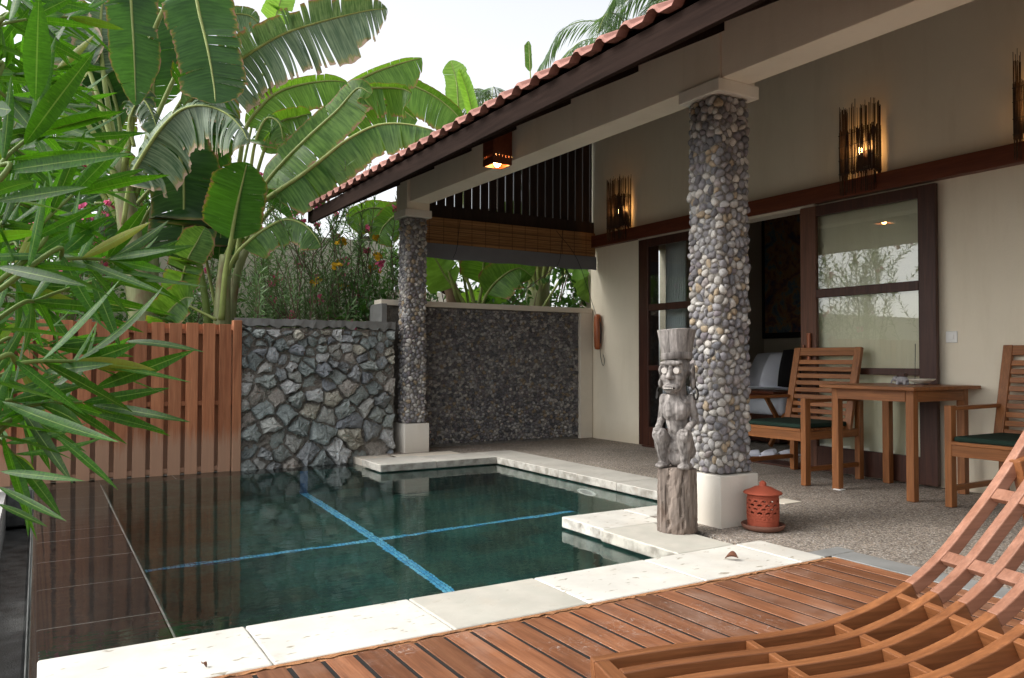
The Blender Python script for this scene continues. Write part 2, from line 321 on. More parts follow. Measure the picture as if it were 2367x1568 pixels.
M['palmleaf'] = leafmat('palm_leaf', (0.06, 0.12, 0.05), (0.17, 0.24, 0.13), (0.2, 0.35, 0.1), 0.3, 10, 0.0, rough=0.45, var=0.4)

# ------------------------------------------------------------------ mesh builder
class MB:
    def __init__(s): s.v = []; s.f = []; s.mi = []; s.uv = []; s.has_uv = False
    def add(s, v, f, mi=0, uv=None):
        b = len(s.v); s.v.extend([tuple(p) for p in v]); s.f.extend([tuple(i + b for i in q) for q in f]); s.mi.extend([mi]*len(f))
        if uv is not None: s.uv.extend(uv); s.has_uv = True
        else: s.uv.extend([(0.0, 0.0)]*len(v))
        return s
    def box(s, x0, x1, y0, y1, z0, z1, mi=0):
        return s.hexa([(x0, y0, z0), (x1, y0, z0), (x1, y1, z0), (x0, y1, z0), (x0, y0, z1), (x1, y0, z1), (x1, y1, z1), (x0, y1, z1)], mi)
    def hexa(s, v, mi=0):
        return s.add(v, [(0, 3, 2, 1), (4, 5, 6, 7), (0, 1, 5, 4), (1, 2, 6, 5), (2, 3, 7, 6), (3, 0, 4, 7)], mi)
    def beam(s, a, b, w_, h_, up=(0, 0, 1), mi=0):
        a = Vector(a); b = Vector(b); t = (b-a).normalized(); u = Vector(up); x = t.cross(u)
        if x.length < 1e-4: x = t.cross(Vector((1, 0, 0)))
        x.normalize(); u = x.cross(t).normalized(); x *= w_/2; u *= h_/2
        return s.hexa([a-x-u, b-x-u, b+x-u, a+x-u, a-x+u, b-x+u, b+x+u, a+x+u], mi)
    def tube(s, pts, rr, n=8, mi=0, cap=True):
        pts = [Vector(p) for p in pts]; k = len(pts); vs = []; fs = []
        if isinstance(rr, (int, float)): rr = [rr]*k
        t = (pts[1]-pts[0]).normalized(); x = t.orthogonal().normalized()
        for i, p in enumerate(pts):
            t = (pts[min(i+1, k-1)] - pts[max(i-1, 0)]).normalized()
            x = (x - t*x.dot(t)).normalized(); y = t.cross(x)
            for j in range(n):
                a = 2*math.pi*j/n; vs.append(p + (x*math.cos(a) + y*math.sin(a))*rr[i])
        for i in range(k-1):
            for j in range(n): fs.append((i*n+j, i*n+(j+1) % n, (i+1)*n+(j+1) % n, (i+1)*n+j))
        if cap: fs.append(tuple(range(n-1, -1, -1))); fs.append(tuple((k-1)*n+j for j in range(n)))
        return s.add(vs, fs, mi)
    def lathe(s, prof, c=(0, 0, 0), n=40, mi=0):
        vs = []; fs = []; k = len(prof)
        for r_, z in prof:
            for j in range(n): a = 2*math.pi*j/n; vs.append((c[0]+r_*math.cos(a), c[1]+r_*math.sin(a), c[2]+z))
        for i in range(k-1):
            for j in range(n): fs.append((i*n+j, i*n+(j+1) % n, (i+1)*n+(j+1) % n, (i+1)*n+j))
        return s.add(vs, fs, mi)
    def prism(s, poly, z0, z1, mi=0):
        k = len(poly); v = [(x, y, z0) for x, y in poly] + [(x, y, z1) for x, y in poly]
        return s.add(v, [tuple(range(k-1, -1, -1)), tuple(range(k, 2*k))] + [(i, (i+1) % k, k+(i+1) % k, k+i) for i in range(k)], mi)
    def ball(s, c, r_, n=10, m=7, mi=0, sc=(1, 1, 1)):
        vs = [(c[0], c[1], c[2]-r_*sc[2])]
        for i in range(1, m):
            a = math.pi*i/m
            for j in range(n): b = 2*math.pi*j/n; vs.append((c[0]+r_*sc[0]*math.sin(a)*math.cos(b), c[1]+r_*sc[1]*math.sin(a)*math.sin(b), c[2]-r_*sc[2]*math.cos(a)))
        vs.append((c[0], c[1], c[2]+r_*sc[2])); fs = []
        for j in range(n): fs.append((0, 1+(j+1) % n, 1+j)); fs.append((len(vs)-1, 1+(m-2)*n+j, 1+(m-2)*n+(j+1) % n))
        for i in range(m-2):
            for j in range(n): fs.append((1+i*n+j, 1+i*n+(j+1) % n, 1+(i+1)*n+(j+1) % n, 1+(i+1)*n+j))
        return s.add(vs, fs, mi)
    def build(s, name, mat, parent=None, smooth=False, bevel=0.0, seg=2, loc=None):
        me = bpy.data.meshes.new(name); off = Vector((0, 0, 0))
        if parent is not None: off = world_loc(parent)
        elif loc is not None: off = Vector(loc)
        vv = np.array([tuple(p) for p in s.v], dtype=float) - np.array(off)
        me.from_pydata(vv.tolist(), [], s.f)
        for m_ in (mat if isinstance(mat, (list, tuple)) else [mat]): me.materials.append(m_)
        me.polygons.foreach_set('material_index', s.mi)
        if smooth: me.polygons.foreach_set('use_smooth', [True]*len(s.f))
        if s.has_uv:
            ul = me.uv_layers.new(name='UVMap'); li = np.empty(len(me.loops), dtype=np.int32); me.loops.foreach_get('vertex_index', li)
            ul.data.foreach_set('uv', np.array(s.uv, dtype=np.float32)[li].ravel())
        me.update()
        o = bpy.data.objects.new(name, me); COL.objects.link(o)
        if parent is not None: o.parent = parent
        elif loc is not None: o.location = off
        if bevel:
            b = o.modifiers.new('edge', 'BEVEL'); b.width = bevel; b.segments = seg; b.limit_method = 'ANGLE'; b.angle_limit = rad(35)
        return o

def world_loc(o):
    v = Vector((0, 0, 0))
    while o is not None: v += o.location; o = o.parent
    return v
def tag(o, label, cat, group=None, kind=None):
    o['label'] = label; o['category'] = cat
    if group: o['group'] = group
    if kind: o['kind'] = kind
    return o
def thing(name, label, cat, loc=(0, 0, 0), group=None, kind=None):
    o = bpy.data.objects.new(name, None); COL.objects.link(o); o.location = loc; o.empty_display_size = 0.1
    return tag(o, label, cat, group, kind)
def struct(mb, name, mat, **kw):
    o = mb.build(name, mat, **kw); o['kind'] = 'structure'; return o
def copy_tree(o, parent=None):
    c = o.copy(); COL.objects.link(c)
    if parent is not None: c.parent = parent
    for ch in list(o.children): copy_tree(ch, c)
    return c
def spline(pts, n):
    'Catmull-Rom through pts, n samples'
    p = [Vector(q) for q in pts]; p = [p[0]*2-p[1]] + p + [p[-1]*2-p[-2]]; out = []; k = len(p)-3
    for i in range(n):
        t = i/(n-1)*k; j = min(int(t), k-1); t -= j; a, b, c, d = p[j:j+4]
        out.append(0.5*((2*b) + (c-a)*t + (2*a-5*b+4*c-d)*t*t + (3*b-a-3*c+d)*t**3))
    return out

# ------------------------------------------------------------------ voronoi stonework
def cells(pts, w_, h_, periodic=False, R=None):
    n = len(pts); R = R or 2.2*math.sqrt(w_*h_/n); grid = {}
    src = [(x, y, i) for i, (x, y) in enumerate(pts)]
    if periodic:
        src += [(x+w_, y, i) for i, (x, y) in enumerate(pts) if x < 2*R] + [(x-w_, y, i) for i, (x, y) in enumerate(pts) if x > w_-2*R]
    for x, y, i in src: grid.setdefault((int(math.floor(x/R)), int(math.floor(y/R))), []).append((x, y, i))
    out = []
    for i, (x, y) in enumerate(pts):
        x0, x1 = (x-R, x+R) if periodic else (max(0, x-R), min(w_, x+R)); y0, y1 = max(0, y-R), min(h_, y+R)
        poly = [(x0, y0), (x1, y0), (x1, y1), (x0, y1)]
        gx, gy = int(math.floor(x/R)), int(math.floor(y/R)); nb = []
        for a in (-1, 0, 1):
            for b in (-1, 0, 1):
                for q in grid.get((gx+a, gy+b), ()):
                    d = (q[0]-x)**2 + (q[1]-y)**2
                    if d > 1e-10 and d < 4*R*R: nb.append((d, q[0], q[1]))
        nb.sort()
        for d, qx, qy in nb[:22]:
            mx, my, nx, ny = (x+qx)/2, (y+qy)/2, qx-x, qy-y; new = []
            for k in range(len(poly)):
                a = poly[k]; b = poly[(k+1) % len(poly)]
                da = (a[0]-mx)*nx + (a[1]-my)*ny; db = (b[0]-mx)*nx + (b[1]-my)*ny
                if da <= 0: new.append(a)
                if da*db < 0: t = da/(da-db); new.append((a[0]+(b[0]-a[0])*t, a[1]+(b[1]-a[1])*t))
            poly = new
            if len(poly) < 3: break
        if len(poly) >= 3: out.append(poly)
    return out
def chaikin(p):
    q = []
    for i in range(len(p)):
        a = p[i]; b = p[(i+1) % len(p)]
        q += [(a[0]*.75+b[0]*.25, a[1]*.75+b[1]*.25), (a[0]*.25+b[0]*.75, a[1]*.25+b[1]*.75)]
    return q
def jitter_pts(w_, h_, d, periodic=False, j=0.55):
    pts = []; ny = max(1, int(round(h_/(d*0.87)))); nx = max(1, int(round(w_/d)))
    for a in range(ny):
        for b in range(nx):
            x = (b+0.5+(0.25 if a % 2 else -0.25)+random.uniform(-j, j))*w_/nx; y = (a+0.5+random.uniform(-j, j))*h_/ny
            if periodic: x %= w_
            else: x = min(max(x, 0.002), w_-0.002)
            pts.append((x, min(max(y, 0.002), h_-0.002)))
    return pts
def pebble_field(mb, w_, h_, d, mapper, periodic=False, bulge=0.36):
    for poly in cells(jitter_pts(w_, h_, d, periodic), w_, h_, periodic):
        cx = sum(p[0] for p in poly)/len(poly); cy = sum(p[1] for p in poly)/len(poly)
        q = chaikin(chaikin(poly))
        rs = [math.hypot(p[0]-cx, p[1]-cy) for p in q]; rm = sum(rs)/len(rs)
        if rm < d*0.16: continue
        n = 10; ang = sorted((math.atan2(p[1]-cy, p[0]-cx), r_) for p, r_ in zip(q, rs))
        xs = np.array([a for a, _ in ang]); ys = np.array([r_ for _, r_ in ang])
        th = np.linspace(-math.pi, math.pi, n, endpoint=False)
        rr = np.interp(th, np.concatenate([xs-2*math.pi, xs, xs+2*math.pi]), np.concatenate([ys]*3)) * random.uniform(0.86, 1.05) * (1+rng.normal(0, .055, n))
        H = rm*random.uniform(0.75, 1.25)*bulge*2; tx, ty = random.uniform(-.35, .35), random.uniform(-.35, .35); base = random.uniform(-0.3, 0.12)*rm
        vs = []; fs = []
        for s_, hh in ((0.9, -0.3), (1.0, 0.12), (0.93, 0.45), (0.7, 0.8), (0.36, 0.97)):
            for a, r_ in zip(th, rr):
                x = math.cos(a)*r_*s_; y = math.sin(a)*r_*s_
                vs.append(mapper(cx+x, cy+y, base + H*hh + (x*tx+y*ty)*max(hh, 0)))
        vs.append(mapper(cx, cy, base+H)); m_ = 5
        for i in range(m_-1):
            for j in range(n): fs.append((i*n+j, i*n+(j+1) % n, (i+1)*n+(j+1) % n, (i+1)*n+j))
        for j in range(n): fs.append(((m_-1)*n+j, (m_-1)*n+(j+1) % n, m_*n))
        mb.add(vs, fs)
def rock_field(mb, pts, w_, h_, mapper, gap=0.012):
    for poly in cells(pts, w_, h_, False, R=0.42):
        cx = sum(p[0] for p in poly)/len(poly); cy = sum(p[1] for p in poly)/len(poly)
        rm = sum(math.hypot(p[0]-cx, p[1]-cy) for p in poly)/len(poly)
        if rm < 0.025: continue
        k = max(0.55, 1-gap/rm*random.uniform(0.2, 3.2)); pl = []
        for i in range(len(poly)):
            a = poly[i]; b = poly[(i+1) % len(poly)]; L = math.hypot(a[0]-b[0], a[1]-b[1]); m_ = max(1, int(L/0.035))
            for t in range(m_):
                pl.append((a[0]+(b[0]-a[0])*t/m_ + random.gauss(0, .008), a[1]+(b[1]-a[1])*t/m_ + random.gauss(0, .007)))
        n = len(pl)
        if n < 3: continue
        H = random.uniform(0.03, 0.085)*min(1.15, rm/0.06); tx, ty = random.uniform(-.4, .4), random.uniform(-.6, .2); b0 = random.uniform(-0.025, 0.015)
        vs = []; fs = []; rings = ((1.0, -0.5), (0.99, 0.25), (0.93, 0.72), (0.72, 0.95), (0.38, 1.05))
        for s_, hh in rings:
            for p in pl:
                x = (p[0]-cx)*k*s_; y = (p[1]-cy)*k*s_
                vs.append(mapper(cx+x, cy+y, b0 + H*hh + (x*tx+y*ty)*max(0, hh) + (random.gauss(0, H*0.10) if hh > 0.5 else 0)))
        vs.append(mapper(cx, cy, b0+H*random.uniform(.95, 1.15))); m_ = len(rings)
        for i in range(m_-1):
            for j in range(n): fs.append((i*n+j, i*n+(j+1) % n, (i+1)*n+(j+1) % n, (i+1)*n+j))
        for j in range(n): fs.append(((m_-1)*n+j, (m_-1)*n+(j+1) % n, m_*n))
        mb.add(vs, fs)
# ------------------------------------------------------------------ ground, pool, terrace, deck
WZ = -0.07
m = MB()
for (x0, x1, y0, y1) in ((-60, -0.62, -60, 90), (-0.62, 60, 7.6, 90), (-0.62, 60, -60, -4.0), (9.2, 60, -4.0, 7.6)): m.box(x0, x1, y0, y1, -0.6, -0.13)
struct(m, 'ground', M['soil'])
m = MB()   # pool shell: floor and walls, inner faces
FZ = -1.2
m.box(0.45, 3.9, 2.7, 7.05, FZ-0.1, FZ)
m.box(0.25, 0.45, 2.5, 7.35, FZ, -0.095); m.box(0.45, 3.9, 7.05, 7.36, FZ, -0.098)
m.box(3.76, 4.0, 3.4, 7.05, FZ, -0.075); m.box(0.45, 4.0, 2.6, 2.9, FZ, -0.075)
m.box(2.72, 3.76, 2.9, 3.82, FZ, -0.075); m.box(2.72, 3.76, 6.6, 7.05, FZ, -0.078)
struct(m, 'pool', M['pooltile'])
m = MB()
m.box(2.06-0.034, 2.06+0.034, 2.9, 7.05, FZ, FZ+0.004); m.box(0.45, 2.026, 5.265, 5.31, FZ, FZ+0.004); m.box(2.094, 3.76, 5.265, 5.31, FZ, FZ+0.004)
m.box(2.026, 2.094, 7.046, 7.05, FZ+0.004, -0.1);
struct(m, 'pool_lane_marking', M['mosaic'])
m = MB()   # shallow overflow ledge, just under the water
m.box(0.0, 0.44, 2.86, 7.35, -0.4, -0.086); m.box(0.44, 3.0, 7.06, 7.35, -0.4, -0.089)
lg = struct(m, 'pool_ledge', M['ledge'], bevel=0.012)
m = MB()
for y, wd in ((3.42, .008), (4.0, .006), (4.53, .008), (5.02, .01), (5.3, .008), (6.0, .006), (6.5, .006), (7.02, .006)):
    m.box(0.012, 0.43, y-wd/3, y+wd/3, -0.087, -0.0848)
m.box(0.434, 0.441, 2.9, 7.05, -0.088, -0.0845); m.box(0.45, 2.95, 7.345, 7.352, -0.088, -0.068)
for x in (1.0, 1.62, 2.3): m.box(x-.003, x+.003, 7.08, 7.34, -0.0895, -0.0865)
struct(m, 'ledge_joint', M['joint'])
m = MB()   # water sheet with its overflow lip
prof = [(-0.005, -0.4), (-0.022, -0.2), (-0.02, -0.1), (-0.008, -0.078), (0.02, -0.0705), (0.06, WZ), (2.6, WZ), (3.78, WZ)]
ys = [2.84, 7.06, 7.352]; vs = []; fs = []
for y in ys:
    for x, z in prof: vs.append((x, y, z))
k = len(prof)
for i in range(len(ys)-1):
    for j in range(k-1):
        fs.append((i*k+j, i*k+j+1, (i+1)*k+j+1, (i+1)*k+j))
m.add(vs, fs)
wat = struct(m, 'water', M['water'], smooth=True)
m = MB()
m.box(-0.34, -0.03, 2.0, 7.6, -0.6, -0.42); m.box(-0.36, -0.2, 2.0, 4.7, -0.42, -0.13); m.box(-0.2, 0.0, 7.36, 7.6, -0.4, -0.12)
m.box(-0.06, 0.25, 2.3, 2.86, -0.6, -0.3); m.box(-0.025, 0.02, 2.87, 7.35, -0.5, -0.11)
struct(m, 'overflow_gutter', M['gutter'], bevel=0.015)
m = MB(); m.box(-0.62, -0.36, -2, 5.2, -0.35, -0.118); m.box(-0.62, -0.2, 5.2, 7.6, -0.45, -0.125)
struct(m, 'garden_path', M['path'])
# terrace of washed pebbles
m = MB()
m.box(3.1, 9.0, 2.46, 3.86, -0.3, -0.002); m.box(4.16, 9.0, 3.86, 6.95, -0.3, -0.002); m.box(2.95, 9.0, 6.95, 7.62, -0.3, -0.002)
m.box(3.42, 9.0, -4.0, 2.46, -0.3, -0.002)
struct(m, 'terrace', M['aggregate'])
m = MB(); m.box(3.255, 3.42, -4.0, 2.46, -0.3, 0.0); m.box(3.19, 3.44, 2.46, 2.56, -0.2, 0.0015)
struct(m, 'terrace_edge_strip', M['graystrip'], bevel=0.006)
m = MB(); m.box(2.62, 2.95, 7.0, 7.35, -0.3, -0.012); m.box(2.95, 3.6, 6.9, 7.2, -0.1, 0.0015)
struct(m, 'column_footing', M['cap'], bevel=0.006)
# coping slabs
def slabs(name, rects, mat, th=0.06):
    q = MB()
    for x0, x1, y0, y1 in rects: q.box(x0+.0012, x1-.0012, y0+.0012, y1-.0012, -th, 0.004+random.uniform(0, .0015))
    return struct(q, name, mat, bevel=0.009, seg=3)
slabs('pool_coping', [(0.01, 0.628, 2.44, 2.845), (0.628, 1.24, 2.44, 2.845), (1.815, 2.42, 2.44, 2.845), (2.42, 3.02, 2.44, 2.845), (3.02, 3.2, 2.44, 2.845), (2.66, 3.12, 3.455, 3.86), (3.12, 3.5, 3.61, 3.86)], M['limestone'])
slabs('sandstone_coping', [(1.24, 1.815, 2.44, 2.845), (2.64, 3.02, 2.845, 3.455)], M['sandstone'])
slabs('far_coping', [(2.58, 3.13, 6.53, 7.0), (3.13, 3.755, 6.53, 6.95), (3.755, 4.16, 6.2, 6.95), (3.755, 4.16, 5.5, 6.2), (3.755, 4.16, 4.72, 5.5), (3.755, 4.16, 3.86, 4.72)], M['limegrey'], 0.062)
# timber deck
m = MB(); x = -1.4; pitch = 0.1035
while x < 3.24:
    z = random.uniform(-.0006, .0018); m.box(x, min(x+pitch-0.0145-random.uniform(0, .003), 3.25), -2.5, 2.41+random.uniform(-.004, .006), -0.03, z); x += pitch
struct(m, 'deck', M['deck'], bevel=0.0015)
m = MB(); m.box(-1.4, 3.25, -2.5, 2.405, -0.2, -0.0022)  # near-black sheet almost flush with the boards, paints shade into the gaps
struct(m, 'deck_gap_shade', M['dark'])
m = MB(); n = 160; top = []; bot = []
for i in range(n):
    xx = 0.01+3.2*i/(n-1); top.append((xx, 2.4395, 0.002)); bot.append((xx, 2.425-abs(random.gauss(0.006, .006)), 0.001+abs(random.gauss(0, .0015))))
m.add(top+bot, [(i, n+i, n+i+1, i+1) for i in range(n-1)]); m.box(0.0, 3.25, 2.405, 2.44, -.2, -.002)
struct(m, 'deck_mortar_joint', M['rust'])

# ------------------------------------------------------------------ villa
V = thing('villa', 'cream villa with pebble columns, tiled eave and dark sliding doors beside the pool', 'house', (5.7, 3.5, 0), kind='thing')
XW = 5.7; YF = 7.62
m = MB()   # outer wall, with the door opening y 4.47-6.64
m.box(XW, XW+0.15, -4.0, 4.47, -0.1, 4.4); m.box(XW, XW+0.15, 6.64, 7.645, -0.1, 4.4); m.box(XW, XW+0.15, 4.47, 6.64, 2.26, 4.4)
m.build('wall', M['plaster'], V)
m = MB(); m.box(5.851, 6.0, 7.5, 8.05, -0.1, 4.4); m.box(7.15, 9.1, 7.9, 8.05, -0.1, 4.4); m.box(6.0, 7.15, 7.9, 8.05, -0.1, .8); m.box(6.0, 7.15, 7.9, 8.05, 2.4, 4.4); m.box(9.0, 9.15, -4.0, 7.9, -0.1, 4.4); m.box(5.85, 9.0, 2.2, 2.3, -.1, 4.0); m.box(5.7, 9.1, -4.15, -4.0, -.1, 4.4); m.box(5.85, 9.0, 2.3, 7.9, 3.3, 3.4)  # window opening in the end wall is added to side-light the bed
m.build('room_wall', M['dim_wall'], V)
m = MB(); m.box(5.62, XW-0.001, -4.0, 7.66, 2.262, 2.4)
m.build('header_rail', M['redwood'], V, bevel=0.004)
m = MB(); m.box(5.64, XW+.1, 4.4, 6.7, 2.236, 2.2605)
m.build('door_track', M['cap'], V)
# roof: tiles over sloping boards
XE, ZE, SL = 2.34, 2.455, math.tan(rad(27)); per = 0.193
m = MB(); vs = []; fs = []; y0 = -3.0; ny = int((8.09-y0)/per)*14+9
rows = [0.0, 0.33, 0.335, 0.66, 0.665, 0.99, 0.995, 1.32, 1.325, 4.4]
def rz(y):
    ph = ((y-3.067)/per+0.5) % 1.0-0.5; return 0.037*math.sqrt(max(0, 1-(ph/0.23)**2)) if abs(ph) < .23 else 0.006*math.cos((ph)*2*math.pi)*0
for jj, dx in enumerate(rows):
    lift = 0.011 if jj % 2 == 0 else 0.0
    for i in range(ny+1):
        y = y0+i*per/14; vs.append((XE+dx, y, ZE+dx*SL+rz(y)+lift+0.02))
k = ny+1
for a in range(len(rows)-1):
    for i in range(ny): fs.append((a*k+i, a*k+i+1, (a+1)*k+i+1, (a+1)*k+i))
m.add(vs, fs)
b = [(XE-.012, v[1], v[2]-0.02) for v in vs[:k]] + [(XE+.05, v[1], v[2]-0.012) for v in vs[:k]]
m.add(vs[:k]+b[:k], [(i, k+i, k+i+1, i+1) for i in range(ny)])
m.add([v for v in b], [(i, k+i, k+i+1, i+1) for i in range(ny)])
roof = m.build('roof', M['rooftile'], V)
yend = y0+ny*per/14
m = MB(); m.hexa([(2.4, y0, ZE-0.02), (9.3, y0, ZE-0.02+6.9*SL), (9.3, yend-.05, ZE-0.02+6.9*SL), (2.4, yend-.05, ZE-0.02), (2.4, y0, ZE+.012), (9.3, y0, ZE+.012+6.9*SL), (9.3, yend-.05, ZE+.012+6.9*SL), (2.4, yend-.05, ZE+.012)])
for q in range(15):
    y = -2.6+q*0.72; m.beam((2.46, y, ZE-0.07+.06*SL), (9.2, y, ZE-0.07+6.8*SL), 0.05, 0.09)
m.build('rafter_boards', M['fascia'], roof)
m = MB(); m.box(2.375, 2.405, -3.0, 8.0, 2.325, 2.452)
m.build('fascia', M['fascia'], roof, bevel=0.003)
m = MB(); m.hexa([(2.36, 8.0, 2.33), (5.6, 8.0, 2.33+3.24*SL), (5.6, 8.03, 2.33+3.24*SL), (2.36, 8.03, 2.33), (2.36, 8.0, 2.45), (5.6, 8.0, 2.45+3.24*SL), (5.6, 8.03, 2.45+3.24*SL), (2.36, 8.03, 2.45)])
m.build('barge_board', M['fascia'], roof)
# beam and columns
def sq_map(cx, cy, a, rc):
    S_ = a-2*rc; q = math.pi*rc/2; per_ = 4*(S_+q)
    def f(u, v, h):
        u = u % per_; k_ = int(u//(S_+q)); t = u-k_*(S_+q); ang = -math.pi/2+k_*math.pi/2
        if t < S_: lx, ly, na = -S_/2+t, -a/2, -math.pi/2
        else: al = (t-S_)/rc; lx, ly, na = S_/2+rc*math.sin(al), -a/2+rc-rc*math.cos(al), -math.pi/2+al
        nx, ny_ = math.cos(na), math.sin(na); lx += nx*h; ly += ny_*h
        c_, s_ = math.cos(k_*math.pi/2), math.sin(k_*math.pi/2)
        return (cx+lx*c_-ly*s_, cy+lx*s_+ly*c_, v)
    return f, per_
def column(cx, cy, a, ztop, d, label):
    e = bpy.data.objects.new('column', None); COL.objects.link(e); e.parent = V; e.location = Vector((cx, cy, 0))-V.location
    q = MB(); q.box(cx-a/2, cx+a/2, cy-a/2, cy+a/2, -0.05, 0.285); q.build('plinth', M['white'], e, bevel=0.006)
    q = MB(); c_ = a-0.07; c2_ = c_+.014; q.box(cx-c2_/2, cx+c2_/2, cy-c2_/2, cy+c2_/2, 0.285, ztop); q.build('column_core', M['mortar'], e, bevel=.036, seg=4)
    f, per_ = sq_map(cx, cy, c_+0.012, 0.04); q = MB()
    pebble_field(q, per_, ztop-0.285-0.01, d, lambda u, v, h: f(u, v+0.29, h), True)
    q.build('pebble_facing', M['pebble'], e, smooth=True)
    q = MB(); t = 0.022; q.box(cx-a/2-t+.01, cx+a/2+t-.01, cy-a/2-t+.01, cy+a/2+t-.01, ztop, ztop+.075); q.build('capital', M['white'], e, bevel=0.006)
    q = MB(); q.box(cx-a/2+.01, cx+a/2-.01, cy-a/2, cy+a/2, ztop+.075, ztop+0.46); q.build('beam_block', M['beam'], e, bevel=0.004)
column(3.395, 3.31, 0.30, 2.44, 0.046, '')
column(3.265, 7.415, 0.27, 2.365, 0.044, '')
m = MB()
def bx(y0_, xa, y1_, xb, z0a, z0b): m.hexa([(xa-.1, y0_, z0a), (xa+.12, y0_, z0a), (xb+.12, y1_, z0b), (xb-.1, y1_, z0b), (xa-.1, y0_, z0a+.42), (xa+.12, y0_, z0a+.42), (xb+.12, y1_, z0b+.42), (xb-.1, y1_, z0b+.42)])
bx(3.46, 3.36, 7.28, 3.27, 2.515, 2.512); bx(-4.0, 3.53, 3.16, 3.365, 2.525, 2.515)
m.build('beam', M['beam'], V, bevel=0.004)
# gable screen above the pebble wall: dark slats, header beam
m = MB(); x = 3.42
while x < 5.66:
    w_ = min(0.0905, 5.68-x); zt = 2.465+(x-2.34)*SL-0.03; m.box(x, x+w_, 7.60, 7.625, 2.5, zt); x += 0.1065
g_ = m.build('gable_screen', M['slat'], V)
m = MB(); m.box(3.38, 5.69, 7.57, 7.66, 2.435, 2.575); m.build('screen_beam', M['slat'], g_, bevel=.004)
# sliding doors
def door(ya, yb, handle_y, name='door', fr='darkwood', lead=False):
    x0, x1 = 5.615, 5.655; zt = 2.236; st = 0.135
    e = bpy.data.objects.new(name, None); COL.objects.link(e); e.parent = V; e.location = Vector((5.64, (ya+yb)/2, 0))-V.location
    q = MB(); q.box(x0, x1, ya, ya+st, 0.012, zt); qb = MB(); qb.box(x0, x1, yb-st-.02, yb, 0.012, zt); qb.build('door_stile', M['midwood' if lead else fr], e, bevel=.004)
    yi, yj = ya+st+.0015, yb-st-.0215
    for z0_, z1_ in ((2.147, zt), (1.456, 1.528), (0.819, 0.871), (0.012, 0.214)):
        q2 = MB(); q2.box(x0+.003, x1-.003, yi, yj, z0_, z1_); q2.build('door_rail', M[fr], e, bevel=.003)
    q.build('door_stile', M[fr], e, bevel=.004)
    for z0_, z1_ in ((.214, .819), (.871, 1.456), (1.528, 2.147)):
        q = MB(); q.add([(5.636, yi, z0_), (5.636, yj, z0_), (5.636, yj, z1_), (5.636, yi, z1_)], [(0, 3, 2, 1)]); q.build('pane', M['glass'], e)
    if handle_y:
        q = MB(); q.tube([(x0-.022, handle_y, .93), (x0-.022, handle_y, 1.16)], .016, 10); q.box(x0-.03, x0+.002, handle_y-.008, handle_y+.008, .97, .99); q.box(x0-.03, x0+.002, handle_y-.008, handle_y+.008, 1.1, 1.12)
        q.tube([(x0-.012, handle_y+.06, 1.0), (x0-.012, handle_y+.06, 1.06)], .007, 8)
        q.build('handle', M['cleat'], e)
    return e
door(3.335, 4.53, 4.43, lead=True)
door(5.56, 6.665, 0)
# left jamb frame and threshold
m = MB(); m.box(5.66, XW+.15, 6.6, 6.66, 0.0, 2.236); m.box(5.66, XW+.15, 4.46, 4.50, 0, 2.236); m.box(5.6, 5.86, 4.5, 6.6, -.001, .012)
m.build('door_frame', M['darkwood'], V, bevel=.003)
m = MB(); m.box(5.66, 5.668, 6.54, 6.575, 0.001, 0.03); m.build('floor_guide', M['plastic'], V)

# ------------------------------------------------------------------ garden boundary pieces by the pool
PW = thing('pebble_wall', 'low pebble faced wall closing the terrace, pale plaster cap', 'wall', (4.5, 7.6, 0), kind='thing')
m = MB(); m.box(3.02, 5.69, 7.655, 7.78, -.1, 1.49); m.build('wall_core', M['mortar'], PW)
m = MB(); pebble_field(m, 2.2, 1.46, 0.037, lambda u, v, h: (3.31+u, 7.65-h, 0.02+v), False, .5); m.build('pebble_facing', M['pebble_dark'], PW, smooth=True)
m = MB(); m.box(3.0, 5.69, 7.60, 7.80, 1.487, 1.545); m.box(5.512, 5.69, 7.6, 7.652, 0, 1.485); m.build('plaster_cap', M['cap'], PW, bevel=.005)
m = MB(); m.box(2.99, 3.05, 7.56, 7.9, -.1, 1.5); m.build('end_post', M['cement'], PW, bevel=.005)
SW = thing('stone_wall', 'rough grey green quarry stone wall between timber fence and pebble column', 'wall', (2.3, 7.4, 0), kind='thing')
m = MB(); W_, H_ = 1.5, 1.32
nx, nz = 60, 52; vs = [(1.55+W_*i/nx, 7.374+random.gauss(0, .007), -.1+H_*j/nz) for j in range(nz+1) for i in range(nx+1)]
m.add(vs, [(j*(nx+1)+i, j*(nx+1)+i+1, (j+1)*(nx+1)+i+1, (j+1)*(nx+1)+i) for j in range(nz) for i in range(nx)]); m.box(1.55, 3.05, 7.41, 7.6, -.2, 1.2)
m.build('mortar_bed', M['mortar'], SW)
pts = []; tries = 0
while tries < 9000:
    tries += 1; u, v = random.uniform(0, W_), random.uniform(0, 1.31); d = 0.2-0.115*(v/1.31)+random.uniform(-.045, .045)
    if all(((u-a)/1.25)**2+((v-b)/.82)**2 > ((d+e)/2)**2 for a, b, e in pts): pts.append((u, v, d))
for _ in range(2500):
    u, v = random.uniform(0, W_), random.uniform(0, 1.31); d = random.uniform(.05, .075)
    if sum(1 for q_ in pts if q_[2] < .08) < 40 and all(((u-a)/1.15)**2+((v-b)/.85)**2 > (d*.8+.012)**2 for a, b, e in pts): pts.append((u, v, d))
m = MB(); rock_field(m, [(a, b) for a, b, _ in pts], W_, 1.31, lambda u, v, h: (1.55+u, 7.385-h, -.1+v), 0.007); m.build('rock_facing', M['rock'], SW)
m = MB(); xs = np.linspace(1.5, 3.05, 40); prof = []
vs = []
